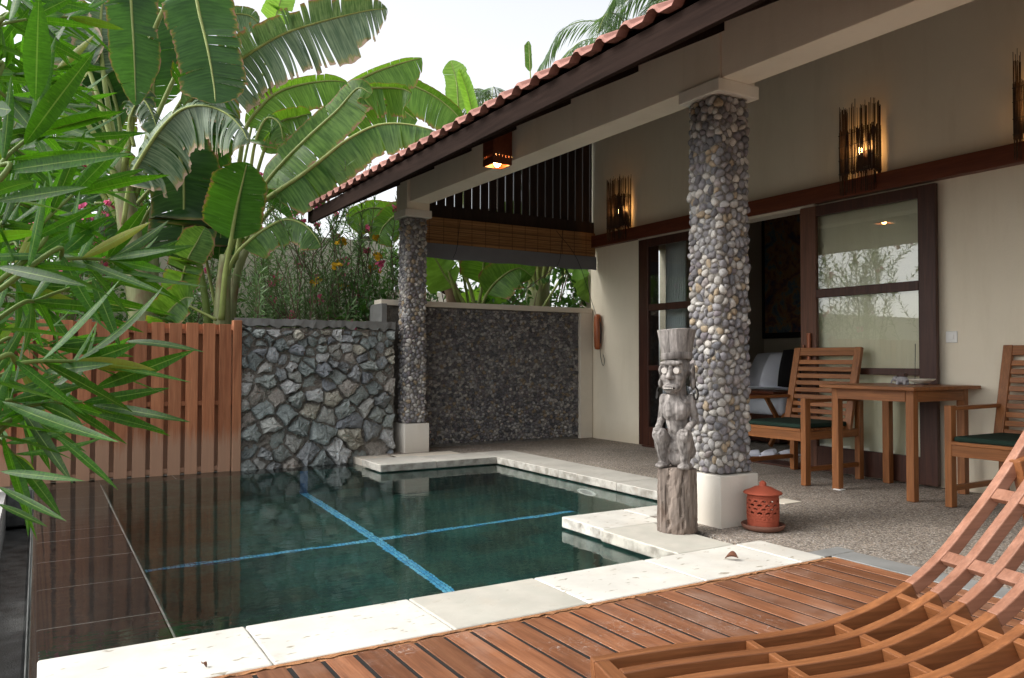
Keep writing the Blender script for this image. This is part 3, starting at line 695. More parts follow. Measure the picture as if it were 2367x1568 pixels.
for x in xs:
    zb = 1.235+random.gauss(0, .012); vs += [(x, 7.345+random.gauss(0, .004), zb), (x, 7.34+random.gauss(0, .003), 1.30+random.gauss(0, .003)), (x, 7.62, 1.305), (x, 7.40, zb-.01)]
fs = []
for i in range(len(xs)-1):
    a = i*4; fs += [(a, a+4, a+5, a+1), (a+1, a+5, a+6, a+2), (a+3, a+7, a+4, a)]
m.add(vs, fs); m.build('cement_cap', M['cement'], SW)
FN = thing('timber_fence', 'reddish brown vertical slat fence at far left side of pool', 'fence', (0.4, 7.35, -.08))
m = MB(); x = 1.375
while x > -1.6:
    m.box(x, x+.1+random.uniform(-.003, .003), 7.33, 7.35, -.075+random.uniform(-.006, .006), 1.245+random.uniform(-.008, .008)); x -= 0.1375
m.build('slat_panel', M['fence'], FN, bevel=.002)
m = MB(); x = 1.30
while x > -1.6: m.box(x-.014, x+.117, 7.40, 7.42, -.07, 1.235); x -= 0.1375
m.build('back_slat_panel', M['fence'], FN)
for z in (1.15, .52, -.055):
    m = MB(); m.box(-1.6, 1.49, 7.353, 7.398, z, z+.04); m.build('rail', M['fence'], FN)
m = MB(); m.box(1.49, 1.562, 7.30, 7.40, -.08, 1.275); m.build('post', M['fence'], FN, bevel=.004)
# ------------------------------------------------------------------ fittings on the villa
def sconce(yc, label):
    e = thing('wall_lamp', label, 'wall lamp', (5.69, yc, 2.6), 'bundled twig lamps on the cream wall')
    x0, x1, hw = 5.57, 5.685, 0.148
    path = [(x1, yc-hw), (x0, yc-hw), (x0, yc+hw), (x1, yc+hw)]; L = [x1-x0, 2*hw, x1-x0]; tot = sum(L)
    def at(s):
        for i in range(3):
            if s <= L[i] or i == 2: t = s/L[i]; return (path[i][0]+(path[i+1][0]-path[i][0])*t, path[i][1]+(path[i+1][1]-path[i][1])*t)
            s -= L[i]
    q = MB(); n = 135
    for i in range(n):
        x, y = at(tot*(i+random.uniform(.2, .8))/n)
        if random.random() < 0.42: z0_, z1_ = 2.26+abs(random.gauss(0, .03)), 2.97+random.gauss(0, .022)
        else: z0_, z1_ = 2.42+random.gauss(0, .012), 2.79+random.gauss(0, .012)
        a = random.uniform(-.002, .002); q.tube([(x, y, z0_), (x+a, y+random.uniform(-.003, .003), (z0_+z1_)/2), (x, y+random.uniform(-.004, .004), z1_)], random.uniform(.0016, .003), 4)
    q.build('twig_screen', M['stick'], e)
    for z in (2.44, 2.55, 2.66, 2.755):
        q = MB(); q.tube([(p[0]-(0.004 if 0 < i < 3 else 0), p[1]+(0.004 if i > 1 else -.004), z+random.uniform(-.004, .004)) for i, p in enumerate(path)], .0022, 5)
        q.build('binding', M['cord'], e)
    q = MB(); q.box(5.675, 5.698, yc-.05, yc+.05, 2.5, 2.62); q.tube([(5.68, yc, 2.56), (5.635, yc, 2.56), (5.63, yc, 2.59)], .014, 8); q.build('lamp_holder', M['darkwood'], e)
    q = MB(); q.ball((5.63, yc, 2.615), .021, 12, 8, 0, (1, 1, 1.2)); q.build('bulb', M['bulb'], e, smooth=True)
sconce(7.02, 'twig wall lamp at far end of the wall, above the wooden cord cleat')
sconce(3.955, 'twig wall lamp above the glass door with the chair before it')
sconce(2.615, 'twig wall lamp cut by the right edge, right of the glass door')
# box lamp on the beam
def boxlamp(xc, yc, z0_, z1_, sx, sy, name, label):
    e = thing('box_lamp', label, 'lamp', (xc, yc, (z0_+z1_)/2)); t = .012
    q = MB(); x0, x1, y0_, y1_ = xc-sx, xc+sx, yc-sy, yc+sy
    for za, zb in ((z0_, z0_+.055), (z0_+.073, z1_)):
        q.box(x0, x0+t, y0_, y1_, za, zb); q.box(x1-t, x1, y0_, y1_, za, zb); q.box(x0+t+.001, x1-t-.001, y0_, y0_+t, za, zb); q.box(x0+t+.001, x1-t-.001, y1_-t, y1_, za, zb)
    n = 6
    for i in range(n):
        a = x0+(x1-x0)*(i+.5)/n; b = y0_+(y1_-y0_)*(i+.5)/n; wx, wy = (x1-x0)/n*.36, (y1_-y0_)/n*.36
        for yy in (y0_+.001, y1_-t+.001): q.box(a-wx, a+wx, yy, yy+t-.002, z0_+.055, z0_+.073)
        for xx in (x0+.001, x1-t+.001): q.box(xx, xx+t-.002, b-wy, b+wy, z0_+.055, z0_+.073)
    q.box(x0+.002, x1-.002, y0_+.002, y1_-.002, z1_, z1_+.012)
    q.build('lamp_shade', M['redwood'], e)
    q = MB(); q.tube([(xc, yc, z1_), (xc, yc, z0_+.09)], .014, 8); q.build('lamp_holder', M['steel'], e)
    q = MB(); q.ball((xc, yc, z0_+.03), .03, 12, 8, 0, (1, 1, 1.25)); q.build('bulb', M['bulb'], e, smooth=True)
boxlamp(3.12, 5.43, 2.475, 2.83, .085, .085, '', 'square wooden box lamp hanging outside the verandah beam, bulb lit')
# rolled bamboo blind
e = thing('bamboo_blind', 'half lowered brown bamboo blind with grey cloth valance above the pebble wall', 'blind', (4.55, 7.54, 2.4))
m = MB(); z = 2.142
while z < 2.434: m.tube([(3.40, 7.535+random.uniform(-.002, .002), z), (4.5, 7.535+random.uniform(-.002, .002), z+.001), (5.68, 7.535+random.uniform(-.002, .002), z+.004)], .0042, 5); z += 0.0078
blind = wood('split_bamboo', (0.26, 0.125, 0.045), (0.48, 0.26, 0.11), 0, 1.2, 0.5, 0.5); m.build('bamboo_slats', blind, e)
for x in np.arange(3.5, 5.68, .17):
    m = MB(); m.box(x, x+.004, 7.529, 7.5305, 2.14, 2.435); m.build('binding', M['stick'], e)
m = MB(); nx = 40; vs = []
for i in range(nx+1):
    x = 3.39+2.3*i/nx
    for z in (2.155, 2.1, 2.03, 1.995+.006*math.sin(i*.7)): vs.append((x, 7.522+.004*math.sin(i*.45+z*9)+(2.15-z)*.03, z))
m.add(vs, [(i*4+j, i*4+j+1, i*4+j+5, i*4+j+4) for i in range(nx) for j in range(3)]); m.build('valance', M['valance'], e, smooth=True)
for x in (3.86, 5.2): m = MB(); m.tube(spline([(x, 7.51, 2.45), (x-.03, 7.5, 2.25), (x-.05, 7.5, 2.1), (x-.09, 7.5, 2.01)], 10), .0028, 5); m.build('pull_cord', M['cord'], e)
m = MB(); m.tube(spline([(5.1, 7.51, 2.42), (5.38, 7.48, 2.1), (5.62, 7.46, 1.5), (5.655, 7.45, 1.42)], 16), .003, 5); m.build('pull_cord', M['cord'], e)
e = thing('cord_cleat', 'reddish wooden cord cleat on the cream wall beside the pebble wall', 'cleat', (5.67, 7.45, 1.26))
m = MB(); m.lathe([(.001, 1.05), (.03, 1.055), (.042, 1.09), (.044, 1.26), (.042, 1.43), (.03, 1.465), (.001, 1.47)], (5.655, 7.455, 0), 16); m.build('cleat_body', M['cleat'], e, smooth=True)
m = MB(); m.tube(spline([(5.65, 7.41, 1.42), (5.64, 7.385, 1.25), (5.65, 7.4, 1.08), (5.66, 7.40, .96), (5.67, 7.37, .86), (5.67, 7.34, .92), (5.67, 7.37, .99)], 26), .0035, 5)
m.tube(spline([(5.66, 7.41, 1.38), (5.65, 7.38, 1.26), (5.66, 7.405, 1.12)], 12), .006, 5); m.build('wound_cord', M['cord'], e)
e = thing('light_switch', 'white plastic light switch on the cream wall beside the glass door', 'switch', (5.69, 3.268, 1.1))
m = MB(); m.box(5.688, 5.6995, 3.225, 3.31, 1.06, 1.145); m.build('switch_plate', M['plastic'], e, bevel=.006)
m = MB(); m.box(5.682, 5.6885, 3.25, 3.285, 1.085, 1.12); m.build('rocker', M['plastic'], e, bevel=.002)

# ------------------------------------------------------------------ inside the room
e = thing('bed', 'double bed with white linen inside the open doorway', 'bed', (7.6, 6.8, 0))
m = MB(); m.box(6.95, 8.85, 5.9, 7.8, .02, .32); m.build('bed_frame', M['darkwood'], e, bevel=.01)
m = MB(); m.box(6.92, 8.82, 5.85, 7.78, .322, .58); m.build('mattress', M['linen'], e, bevel=.06, seg=4)
m = MB(); m.box(8.86, 8.93, 5.8, 7.85, .02, 1.0); m.build('headboard', M['darkwood'], e, bevel=.01)
def pillow(name, c, sx, sy, sz, tilt, yaw, mat, label):
    n = 14; vs = []; fs = []
    for sgn in (1, -1):
        for i in range(n+1):
            for j in range(n+1):
                a, b = -1+2*i/n, -1+2*j/n; t = (max(0, (1-a**4)*(1-b**4)))**.45
                vs.append((a*sx*(1-.06*b*b), b*sy*(1-.06*a*a), sgn*sz*t))
        o_ = 0 if sgn == 1 else (n+1)**2
        for i in range(n):
            for j in range(n):
                q_ = (o_+i*(n+1)+j, o_+(i+1)*(n+1)+j, o_+(i+1)*(n+1)+j+1, o_+i*(n+1)+j+1); fs.append(q_ if sgn == 1 else q_[::-1])
    q = MB(); q.add(vs, fs); o = q.build(name, mat, smooth=True); o.location = c; o.rotation_euler = (0, tilt, yaw); tag(o, label, 'pillow', 'pillows on the bed'); return o
pillow('pillow', (8.55, 7.35, .80), .27, .4, .09, rad(-62), 0, M['linen'], 'white pillow on the bed, nearer the pebble column edge')
pillow('pillow', (8.38, 6.95, .80), .27, .38, .09, rad(-58), rad(8), M['linen'], 'white pillow on the bed between the other pillow and black cushion')
c_ = pillow('cushion', (8.2, 6.62, .83), .27, .27, .08, rad(-65), rad(20), M['blackcloth'], 'black square cushion propped against the white bed pillows'); c_['category'] = 'cushion'
c_ = pillow('cushion', (8.1, 6.25, .74), .2, .22, .08, rad(-60), rad(-8), M['redcloth'], 'dark red cushion on the bed seen through the chair slats'); c_['category'] = 'cushion'
g = N('dark_painting'); o_ = g.obj(); n1 = g.noise(o_, 2.6, 3, .5, dist=1.5); n2 = g.noise(o_, 9, 4, .6, dist=1.0)
colp = g.ramp(g.math('ADD', g.math('MULTIPLY', n1, .6), g.math('MULTIPLY', n2, .4)), [(.36, (.03, .035, .07)), (.46, (.14, .06, .04)), (.52, (.24, .13, .05)), (.58, (.08, .12, .13)), (.66, (.05, .04, .07))])
M['painting'] = g.done(g.pbr(colp, .6))
e = thing('painting', 'large dark painted canvas hanging on the wall above the bed', 'painting', (8.97, 7.35, 2.1))
m = MB(); m.box(8.965, 8.99, 6.5, 8.3-.45, 1.32, 2.98); m.build('canvas', M['painting'], e)
m = MB()
for a, b, c, d in ((6.42, 6.5, 1.24, 3.06), (7.85, 7.895, 1.24, 3.06), (6.5, 7.85, 1.24, 1.32), (6.5, 7.85, 2.98, 3.06)): m.box(8.955, 8.995, a, b, c, d)
m.build('picture_border', M['blackcloth'], e)
e = thing('folding_stand', 'red brown folding luggage stand inside the doorway behind the chair', 'stand', (6.95, 6.05, 0))
m = MB(); m.box(6.72, 7.2, 5.78, 6.42, .565, .595); m.build('stand_top', M['redwood'], e, bevel=.005)
m = MB(); m.box(6.78, 7.14, 5.85, 6.35, .53, .563); m.build('apron', M['redwood'], e)
for y in (5.86, 6.30):
    m = MB(); m.beam((6.76, y, .01), (7.14, y, .53), .045, .03, (0, 1, 0)); m.build('leg', M['teak'], e)
    m = MB(); m.beam((7.14, y+.048, .01), (6.76, y+.048, .53), .045, .03, (0, 1, 0)); m.build('leg', M['teak'], e)
e = thing('curtain', 'pale gathered curtain behind the glass of the far sliding door', 'curtain', (5.95, 6.4, 0))
m = MB(); n = 44; vs = []
for i in range(n+1):
    y = 6.27+.28*i/n
    for z in (2.22, 1.6, 1.0, .03): vs.append((5.93+.028*math.sin(i*1.25)*(1.15-.12*z), y, z))
m.add(vs, [(i*4+j, i*4+j+1, i*4+j+5, i*4+j+4) for i in range(n) for j in range(3)]); m.build('curtain_panel', M['curtain'], e, smooth=True)
m = MB(); m.tube([(5.93, 5.4, 2.24), (5.93, 6.62, 2.24)], .012, 8); m.build('curtain_rod', M['darkwood'], e)
def slipper(x, y, rz_, label):
    e = thing('slipper', label, 'slipper', (0, 0, 0), 'white slippers on the threshold')
    q = MB(); pl = [(.135*math.cos(a)*(1 if math.cos(a) > 0 else 1.0), .045*math.sin(a)*(1.05+.12*math.cos(a))) for a in np.linspace(0, 2*math.pi, 24, endpoint=False)]
    q.prism(pl, .0, .014); q.build('sole', M['linen'], e, bevel=.003)
    q = MB(); vs = []; n, k = 10, 12
    for i in range(n+1):
        x_ = .0+.125*i/n; hw = .047*math.sqrt(max(.02, 1-(x_/.137)**2))*1.06; hh = .05*math.sqrt(max(.05, 1-(x_/.14)**2))
        for j in range(k+1):
            a = math.pi*j/k; vs.append((x_, hw*math.cos(a), .012+hh*math.sin(a)))
    q.add(vs, [(i*(k+1)+j, i*(k+1)+j+1, (i+1)*(k+1)+j+1, (i+1)*(k+1)+j) for i in range(n) for j in range(k)]); o = q.build('upper', M['linen'], e, smooth=True)
    s_ = o.modifiers.new('thick', 'SOLIDIFY'); s_.thickness = .004
    e.location = (x, y, .0); e.rotation_euler = (0, 0, rz_); return e
for i, (x, y) in enumerate(((6.02, 5.36), (6.1, 5.25), (6.22, 5.33), (6.30, 5.21))):
    slipper(x, y, rad(150+i*3), ['white slipper just inside the doorway, closest to the pebble column', 'white slipper inside the doorway, second out from the pebble column', 'white slipper inside the doorway, third out from the pebble column', 'white slipper inside the doorway, nearest the chair back leg'][i])

# ------------------------------------------------------------------ chairs and table
def make_chair():
    e = thing('armchair', '', 'chair', (0, 0, 0), 'slatted teak armchairs on the terrace')
    for sy in (-1, 1):
        y = sy*.335
        q = MB(); q.box(-.345, -.285, min(y, y-sy*.045), max(y, y-sy*.045), 0, .645); q.build('leg', M['teak'], e, bevel=.004)
        q = MB(); q.box(.29, .345, min(y, y-sy*.045), max(y, y-sy*.045), 0, .615); q.build('leg', M['teak'], e, bevel=.004)
        q = MB(); yy = y-sy*.022; q.hexa([(-.284, yy-.022, .612), (.345, yy-.022, .617), (.345, yy+.022, .617), (-.284, yy+.022, .612), (-.284, yy-.022, .637), (.345, yy-.022, .642), (.345, yy+.022, .642), (-.284, yy+.022, .637)]); q.build('armrest', M['teak_x'], e, bevel=.004)
        q = MB(); q.box(-.284, .289, yy-.014, yy+.014, .1, .135); q.build('stretcher', M['teak_x'], e, bevel=.003)
        q = MB(); q.box(-.284, .289, yy-.012, yy+.012, .335, .395); q.build('side_rail', M['teak_x'], e, bevel=.003)
    q = MB(); q.box(-.343, -.318, -.289, .289, .325, .395); q.box(-.35, -.316, -.289, .289, .3965, .418); q.build('front_rail', M['teak_y'], e, bevel=.003)
    q = MB(); q.box(.3, .325, -.289, .289, .335, .395); q.build('back_rail', M['teak_y'], e, bevel=.003)
    q = MB()
    for i in range(8): x = -.31+i*.072; q.box(x, x+.055, -.286, .286, .3965, .414)
    q.build('seat', M['teak_y'], e, bevel=.003)
    q = MB(); q.box(-.335, .225, -.284, .284, .416, .452); q.build('cushion', M['cushion'], e, bevel=.016, seg=4)
    def bp(y, z): return (.2+(z-.36)*.235, y, z)
    b = bpy.data.objects.new('backrest', None); COL.objects.link(b); b.parent = e
    for sy in (-1, 1):
        q = MB(); q.beam(bp(sy*.29, .36), bp(sy*.29, 1.035), .062, .034, (1, 0, .2)); q.build('stile', M['teak'], b, bevel=.004)
    q = MB(); q.beam(bp(-.258, 1.0), bp(.258, 1.0), .068, .028, (1, 0, -.235)); q.build('top_rail', M['teak_y'], b, bevel=.003)
    q = MB(); n = 9
    for i in range(n): z = .455+i*.0575; q.beam(bp(-.258, z), bp(.258, z), .036, .018, (1, 0, -.235))
    q.build('slats', M['teak_y'], b, bevel=.002)
    return e
c1 = make_chair(); c1.location = (5.225, 4.235, 0); c1['label'] = 'teak slatted armchair with green cushion between pebble column and table'
c2 = copy_tree(c1); c2.location = (5.31, 2.57, 0); c2['label'] = 'teak slatted armchair cut by the right edge, behind the curved lounger'
e = thing('table', 'square teak table between the two armchairs by the glass door', 'table', (5.27, 3.4, 0))
X0, X1, Y0, Y1 = 4.87, 5.66, 3.045, 3.77
m = MB(); m.box(X0, X1, Y0, Y1, .733, .757); m.build('table_top', M['teak_y'], e, bevel=.003)
a = .055
for xx in (X0+.07, X1-.07-a):
    for yy in (Y0+.05, Y1-.05-a):
        m = MB(); m.box(xx, xx+a, yy, yy+a, 0, .7325); m.build('leg', M['teak'], e, bevel=.003)
for nm, bxs in (('apron', [(X0+.066, X0+.09, Y0+.106, Y1-.106)]), ('apron', [(X1-.09, X1-.066, Y0+.106, Y1-.106)]), ('apron', [(X0+.126, X1-.126, Y0+.052, Y0+.076)]), ('apron', [(X0+.126, X1-.126, Y1-.076, Y1-.052)])):
    m = MB(); b_ = bxs[0]; m.box(*b_, .655, .7325); m.build(nm, M['teak_y'] if b_[1]-b_[0] < .1 else M['teak_x'], e, bevel=.002)
m = MB(); m.box(4.925, 4.985, 3.64, 3.70, .001, .006); o = m.build('paper_wedge', M['plastic'], loc=(4.95, 3.67, 0)); tag(o, 'folded white paper wedge under the table leg near the chair', 'wedge')
# on the table
e = thing('elephant_ashtray', 'small grey stone elephant ashtray with dark box on its back', 'ashtray', (5.33, 3.42, .757))
m = MB(); m.ball((0, 0, .032), .032, 12, 8, 0, (.75, 1.25, .72)); m.ball((0, .045, .036), .019, 10, 7, 0, (.9, 1, 1))
for sx in (-1, 1):
    for sy in (-1, 1): m.tube([(sx*.014, sy*.022, .03), (sx*.015, sy*.023, .0)], .0105, 8)
    m.ball((sx*.017, .04, .038), .013, 8, 6, 0, (.35, .8, 1))
m.tube(spline([(0, .06, .034), (0, .072, .02), (0, .075, .006)], 6), [.008, .007, .006, .005, .005, .004], 7)
o = m.build('elephant_body', M['greystone'], smooth=True); o.parent = e; rm = o.modifiers.new('fuse', 'REMESH'); rm.mode = 'VOXEL'; rm.voxel_size = .003; rm.use_smooth_shade = True
m = MB(); m.box(-.018, .018, -.024, .024, .05, .072); o = m.build('ash_box', M['darkwood'], bevel=.002); o.parent = e
e.scale = (1.15, 1.15, 1.15)
e = thing('shell_bowl', 'pale open shell dish beside the elephant ashtray', 'dish', (5.38, 3.31, .757))
m = MB(); n, k = 24, 7; vs = []
for i in range(n):
    a = 2*math.pi*i/n
    for j in range(k): s_ = j/(k-1); r_ = (.085+.008*math.cos(5*a))*s_; vs.append((r_*math.cos(a)*.75, r_*math.sin(a)*1.1, .008+.034*s_**2.2))
m.add(vs, [(i*k+j, ((i+1) % n)*k+j, ((i+1) % n)*k+j+1, i*k+j+1) for i in range(n) for j in range(k-1)])
o = m.build('shell', M['shell'], smooth=True); o.parent = e; s_ = o.modifiers.new('t', 'SOLIDIFY'); s_.thickness = .005
m = MB(); m.box(-.03, .03, -.035, .035, 0, .008); o = m.build('foot', M['darkwood']); o.parent = e
m = MB(); m.tube([(5.36, 3.345, .757), (5.36, 3.342, .82), (5.357, 3.336, 1.05)], [.0017, .0017, .0028], 6); m.lathe([(0.0005, .762), (.016, .76), (.018, .757)], (5.36, 3.345, 0), 12)
o = m.build('incense_stick', M['cord'], loc=(5.36, 3.345, .757)); tag(o, 'thin dark incense stick standing upright on the table', 'incense')

# ------------------------------------------------------------------ terracotta lantern
e = thing('terracotta_lantern', 'red terracotta lantern with fan shaped holes beside the column plinth', 'lantern', (3.435, 3.03, 0))
m = MB(); m.lathe([(.001, 0), (.095, 0), (.112, .012), (.118, .03), (.112, .034), (.102, .02), (.001, .016)], (3.435, 3.03, 0), 48); m.build('saucer', M['saucer'], e, smooth=True, bevel=0)
nt_, nzz = 150, 64; vs = []; fs = []; Rr = .083
def rad_at(z): return Rr*(1+.02*math.sin((z-.03)/.165*math.pi))-.004*max(0, (z-.175)/.02)
def dec(th, z):
    'returns (is_hole, relief) of the scale pattern'
    best = (False, 0.0)
    ncol = 12; hp = .021
    for row in range(5):
        zc = .068+row*hp; s = (th/(2*math.pi)*ncol+0.5*(row % 2)) % 1.0-.5
        dx = s*2*math.pi*Rr/ncol; dz = z-zc; R_ = math.hypot(dx, dz)
        if dz > -.002 and R_ < .0215:
            hole = .0085 < R_ < .0165 and abs(math.atan2(dx, dz)) < 1.0 and row % 2 == 1 or (.009 < R_ < .0155 and abs(math.atan2(dx, dz)) < .8 and row % 2 == 0 and row > 0)
            return hole, (.0025 if R_ > .017 or R_ < .007 else 0.0)
    return best
for j in range(nzz+1):
    z = .022+.178*j/nzz
    for i in range(nt_):
        th = 2*math.pi*i/nt_; h_, rl = dec(th, z); r_ = rad_at(z)+rl+(.0025 if z > .182 or abs(z-.058) < .002 else 0)
        vs.append((3.435+r_*math.cos(th), 3.03+r_*math.sin(th), z))
for j in range(nzz):
    z = .022+.178*(j+.5)/nzz
    for i in range(nt_):
        if not dec(2*math.pi*(i+.5)/nt_, z)[0]: fs.append((j*nt_+i, j*nt_+(i+1) % nt_, (j+1)*nt_+(i+1) % nt_, (j+1)*nt_+i))
m = MB(); m.add(vs, fs); o = m.build('lantern_body', M['terracotta'], e, smooth=True); s_ = o.modifiers.new('t', 'SOLIDIFY'); s_.thickness = .007; s_.offset = -1
m = MB(); m.lathe([(.08, .199), (.1, .196), (.105, .2), (.1, .207), (.07, .219), (.045, .233), (.024, .236), (.018, .24), (.02, .25), (.017, .258), (.006, .266), (.0005, .267)], (3.435, 3.03, 0), 48); m.build('lid', M['terracotta'], e, smooth=True)

# ------------------------------------------------------------------ carved statue
e = thing('carved_statue', 'weathered grey wood carving of a crouching figure with tall hat', 'statue', (0, 0, 0))
m = MB(); n, k = 56, 26; vs = []; fs = []
ph = [random.uniform(0, 6.28) for _ in range(12)]
for j in range(k+1):
    z = .342*j/k
    for i in range(n):
        a = 2*math.pi*i/n; gro = sum(math.sin(f*a+ph[q]+z*(3 if q % 2 else -2)) / (q+2.0) for q, f in enumerate((3, 5, 7, 11, 13, 17, 19, 23)))
        crack = -0.016*max(0, math.cos(8*a+2.0*math.sin(z*9)))**18-.008*max(0, math.cos(13*a-1.5*math.sin(z*14)+1))**22
        r_ = (.108-.004*z/.34)*(1+.018*gro)+crack+random.gauss(0, .0006); vs.append((r_*math.cos(a)*.97, r_*math.sin(a), z+(.006*math.sin(2*a+1) if j == k else 0)))
for j in range(k):
    for i in range(n): fs.append((j*n+i, j*n+(i+1) % n, (j+1)*n+(i+1) % n, (j+1)*n+i))
vs.append((0, 0, .345)); fs += [(k*n+i, k*n+(i+1) % n, len(vs)-1) for i in range(n)]
m.add(vs, fs); o = m.build('log_base', M['log'], smooth=False); o.parent = e
m = MB(); B = lambda c, r_: m.ball(c, 1.0, 16, 12, 0, r_)
def cap_(p, q, ra, rb): m.tube([Vector(p).lerp(Vector(q), t) for t in (0, .33, .66, 1)], [ra+(rb-ra)*t for t in (0, .33, .66, 1)], 12); m.ball(p, ra, 12, 8); m.ball(q, rb, 12, 8)
B((.0, 0, .88), (.074, .07, .075)); B((.03, 0, .83), (.062, .06, .075)); B((.076, 0, .776), (.048, .046, .026)); B((.085, 0, .757), (.03, .022, .018)); cap_((.03, .045, .86), (.07, .024, .775), .022, .018); cap_((.03, -.045, .86), (.07, -.024, .775), .022, .018)
B((.076, 0, .908), (.022, .062, .016)); B((.055, .035, .83), (.03, .025, .03)); B((.055, -.035, .83), (.03, .025, .03))
cap_((.082, 0, .89), (.112, 0, .838), .010, .017); B((.103, .012, .832), (.012, .012, .011)); B((.103, -.012, .832), (.012, .012, .011))
for s_ in (-1, 1):
    B((-.012, s_*.08, .835), (.016, .014, .075)); B((-.006, s_*.088, .80), (.022, .012, .03)); B((-.004, s_*.084, .868), (.024, .012, .03))
    cap_((-.005, s_*.07, .715), (-.02, s_*.09, .6), .026, .02); cap_((-.02, s_*.09, .6), (.06, s_*.078, .556), .02, .017)
    B((.076, s_*.072, .55), (.028, .026, .014))
    for f_ in range(4): cap_((.085, s_*(.052+f_*.012), .552), (.103, s_*(.052+f_*.012), .532-.004*(f_ % 2)), .0072, .006)
    cap_((.08, s_*.062, .548), (.088, s_*.05, .53), .008, .006)
    cap_((-.01, s_*.05, .43), (.068, s_*.064, .52), .046, .04); cap_((.07, s_*.064, .515), (.04, s_*.058, .375), .037, .025); B((.055, s_*.06, .356), (.05, .032, .017)); B((.03, s_*.06, .36), (.034, .03, .024))
cap_((0, 0, .79), (-.005, 0, .72), .046, .05); B((-.002, 0, .698), (.058, .08, .045)); B((.018, 0, .655), (.056, .08, .07)); cap_((.002, 0, .67), (-.012, 0, .54), .064, .052); B((-.022, 0, .455), (.07, .075, .065)); B((-.02, 0, .4), (.06, .07, .058)); B((-.01, 0, .5), (.05, .05, .04))
o = m.build('figure', M['carving'], smooth=True); o.parent = e
rm = o.modifiers.new('fuse', 'REMESH'); rm.mode = 'VOXEL'; rm.voxel_size = .0036; rm.use_smooth_shade = True
tx = bpy.data.textures.new('chisel', 'VORONOI'); tx.noise_scale = .03; dm = o.modifiers.new('chisel', 'DISPLACE'); dm.texture = tx; dm.strength = .006; dm.mid_level = .5
m = MB(); n = 44; vs = []; fs = []; prof = [(.03, .925), (.077, .93), (.08, .936), (.08, .962), (.077, .966), (.081, .985), (.088, 1.03), (.096, 1.075), (.099, 1.088), (.093, 1.092), (.0, 1.09)]
for r_, z in prof:
    for i in range(n):
        a = 2*math.pi*i/n; vs.append((r_*math.cos(a)*(1+.012*math.sin(7*a)+.008*math.sin(15*a+z*20)), r_*math.sin(a)*(1+.012*math.sin(5*a)), z+.004*math.sin(a*2)))
for j in range(len(prof)-1):
    for i in range(n): fs.append((j*n+i, j*n+(i+1) % n, (j+1)*n+(i+1) % n, (j+1)*n+i))
m.add(vs, fs); o = m.build('hat', M['carving'], smooth=True); o.parent = e; bb = o.modifiers.new('e', 'EDGE_SPLIT'); bb.split_angle = rad(40)
for s_ in (-1, 1):
    m = MB(); m.tube([(.06, s_*.031, .868), (.093, s_*.032, .867), (.096, s_*.032, .867)], [.0175, .017, .015], 18); o = m.build('eye', M['carvepale'], smooth=False); o.parent = e
    m = MB(); m.tube(spline([(.0, s_*.092, .79), (-.01, s_*.108, .76), (.0, s_*.11, .72), (.012, s_*.1, .715), (.015, s_*.095, .75)], 18), .0045, 6); o = m.build('earring', M['dark'], smooth=True); o.parent = e
m = MB(); vs = []
for i in range(15):
    a = -1+2*i/14; y = .036*a; x = .0785+.0465*math.sqrt(max(0, 1-(y/.0405)**2)); hh = .009*(1-a*a)+.0005
    vs += [(x, y, .775+hh), (x, y, .775-hh)]
m.add(vs, [(2*i, 2*i+1, 2*i+3, 2*i+2) for i in range(14)]); o = m.build('mouth', M['dark']); o.parent = e; sd = o.modifiers.new('t', 'SOLIDIFY'); sd.thickness = .004
m = MB()
for i in range(7):
    y = -.021+.007*i; x = .0805+.0465*math.sqrt(max(0, 1-(y/.0405)**2)); m.box(x, x+.0025, y-.0028, y+.0028, .771, .779)
o = m.build('teeth', M['carvepale']); o.parent = e
e.location = (2.985, 3.225, .005)
for o in e.children:
    if o.name.split('.')[0] != 'log_base': o.scale = (1.06, 1.06, 1.0)
e.rotation_euler = (0, 0, math.atan2(-.45, -.89))

# ------------------------------------------------------------------ lounger on the deck
e = thing('sun_lounger', 'curved teak lattice lounger with raised back on the timber deck', 'lounger', (0, 0, 0))
pr = [(.649, .25), (.8, .259), (.95, .263), (1.1, .265), (1.25, .276), (1.36, .301), (1.45, .332), (1.54, .378), (1.62, .437), (1.69, .503), (1.77, .582), (1.84, .661), (1.91, .75), (1.98, .845), (2.05, .945), (2.1, 1.018)]
prof = spline([(a, 0, z) for a, z in pr], 64)
def sweep(mb, y0_, y1_, i0, i1, th, drop=0.0):
    vs = []
    for i in range(i0, i1+1):
        p = prof[i]; t = (prof[min(i+1, 63)]-prof[max(i-1, 0)]).normalized(); nn = Vector((-t.z, 0, t.x)); a = p-nn*drop; b = p-nn*th
        vs += [(a.x, y0_, a.z), (a.x, y1_, a.z), (b.x, y1_, b.z), (b.x, y0_, b.z)]
    k = i1-i0; fs = [(0, 1, 2, 3), (k*4+3, k*4+2, k*4+1, k*4)]
    for i in range(k):
        for j in range(4): fs.append((i*4+j, (i+1)*4+j, (i+1)*4+(j+1) % 4, i*4+(j+1) % 4))
    mb.add(vs, fs)
NR, SP, RW = 8, .0835, .028
joint = min(range(64), key=lambda i: abs(prof[i].x-1.505)); foot = min(range(64), key=lambda i: abs(prof[i].x-.70))
for k in range(NR):
    m = MB(); i0 = 0 if k in (0, NR-1) else foot; y1_ = -SP*k; jj = joint+k//5
    sweep(m, y1_-RW, y1_, i0, jj, .064); 
    nf = len(m.f); sweep(m, y1_-RW, y1_, jj, 63, .034); m.mi[nf:] = [1]*(len(m.f)-nf)
    o = m.build('rail', [M['lounger'], M['lounger_worn']], bevel=.003); o.parent = e
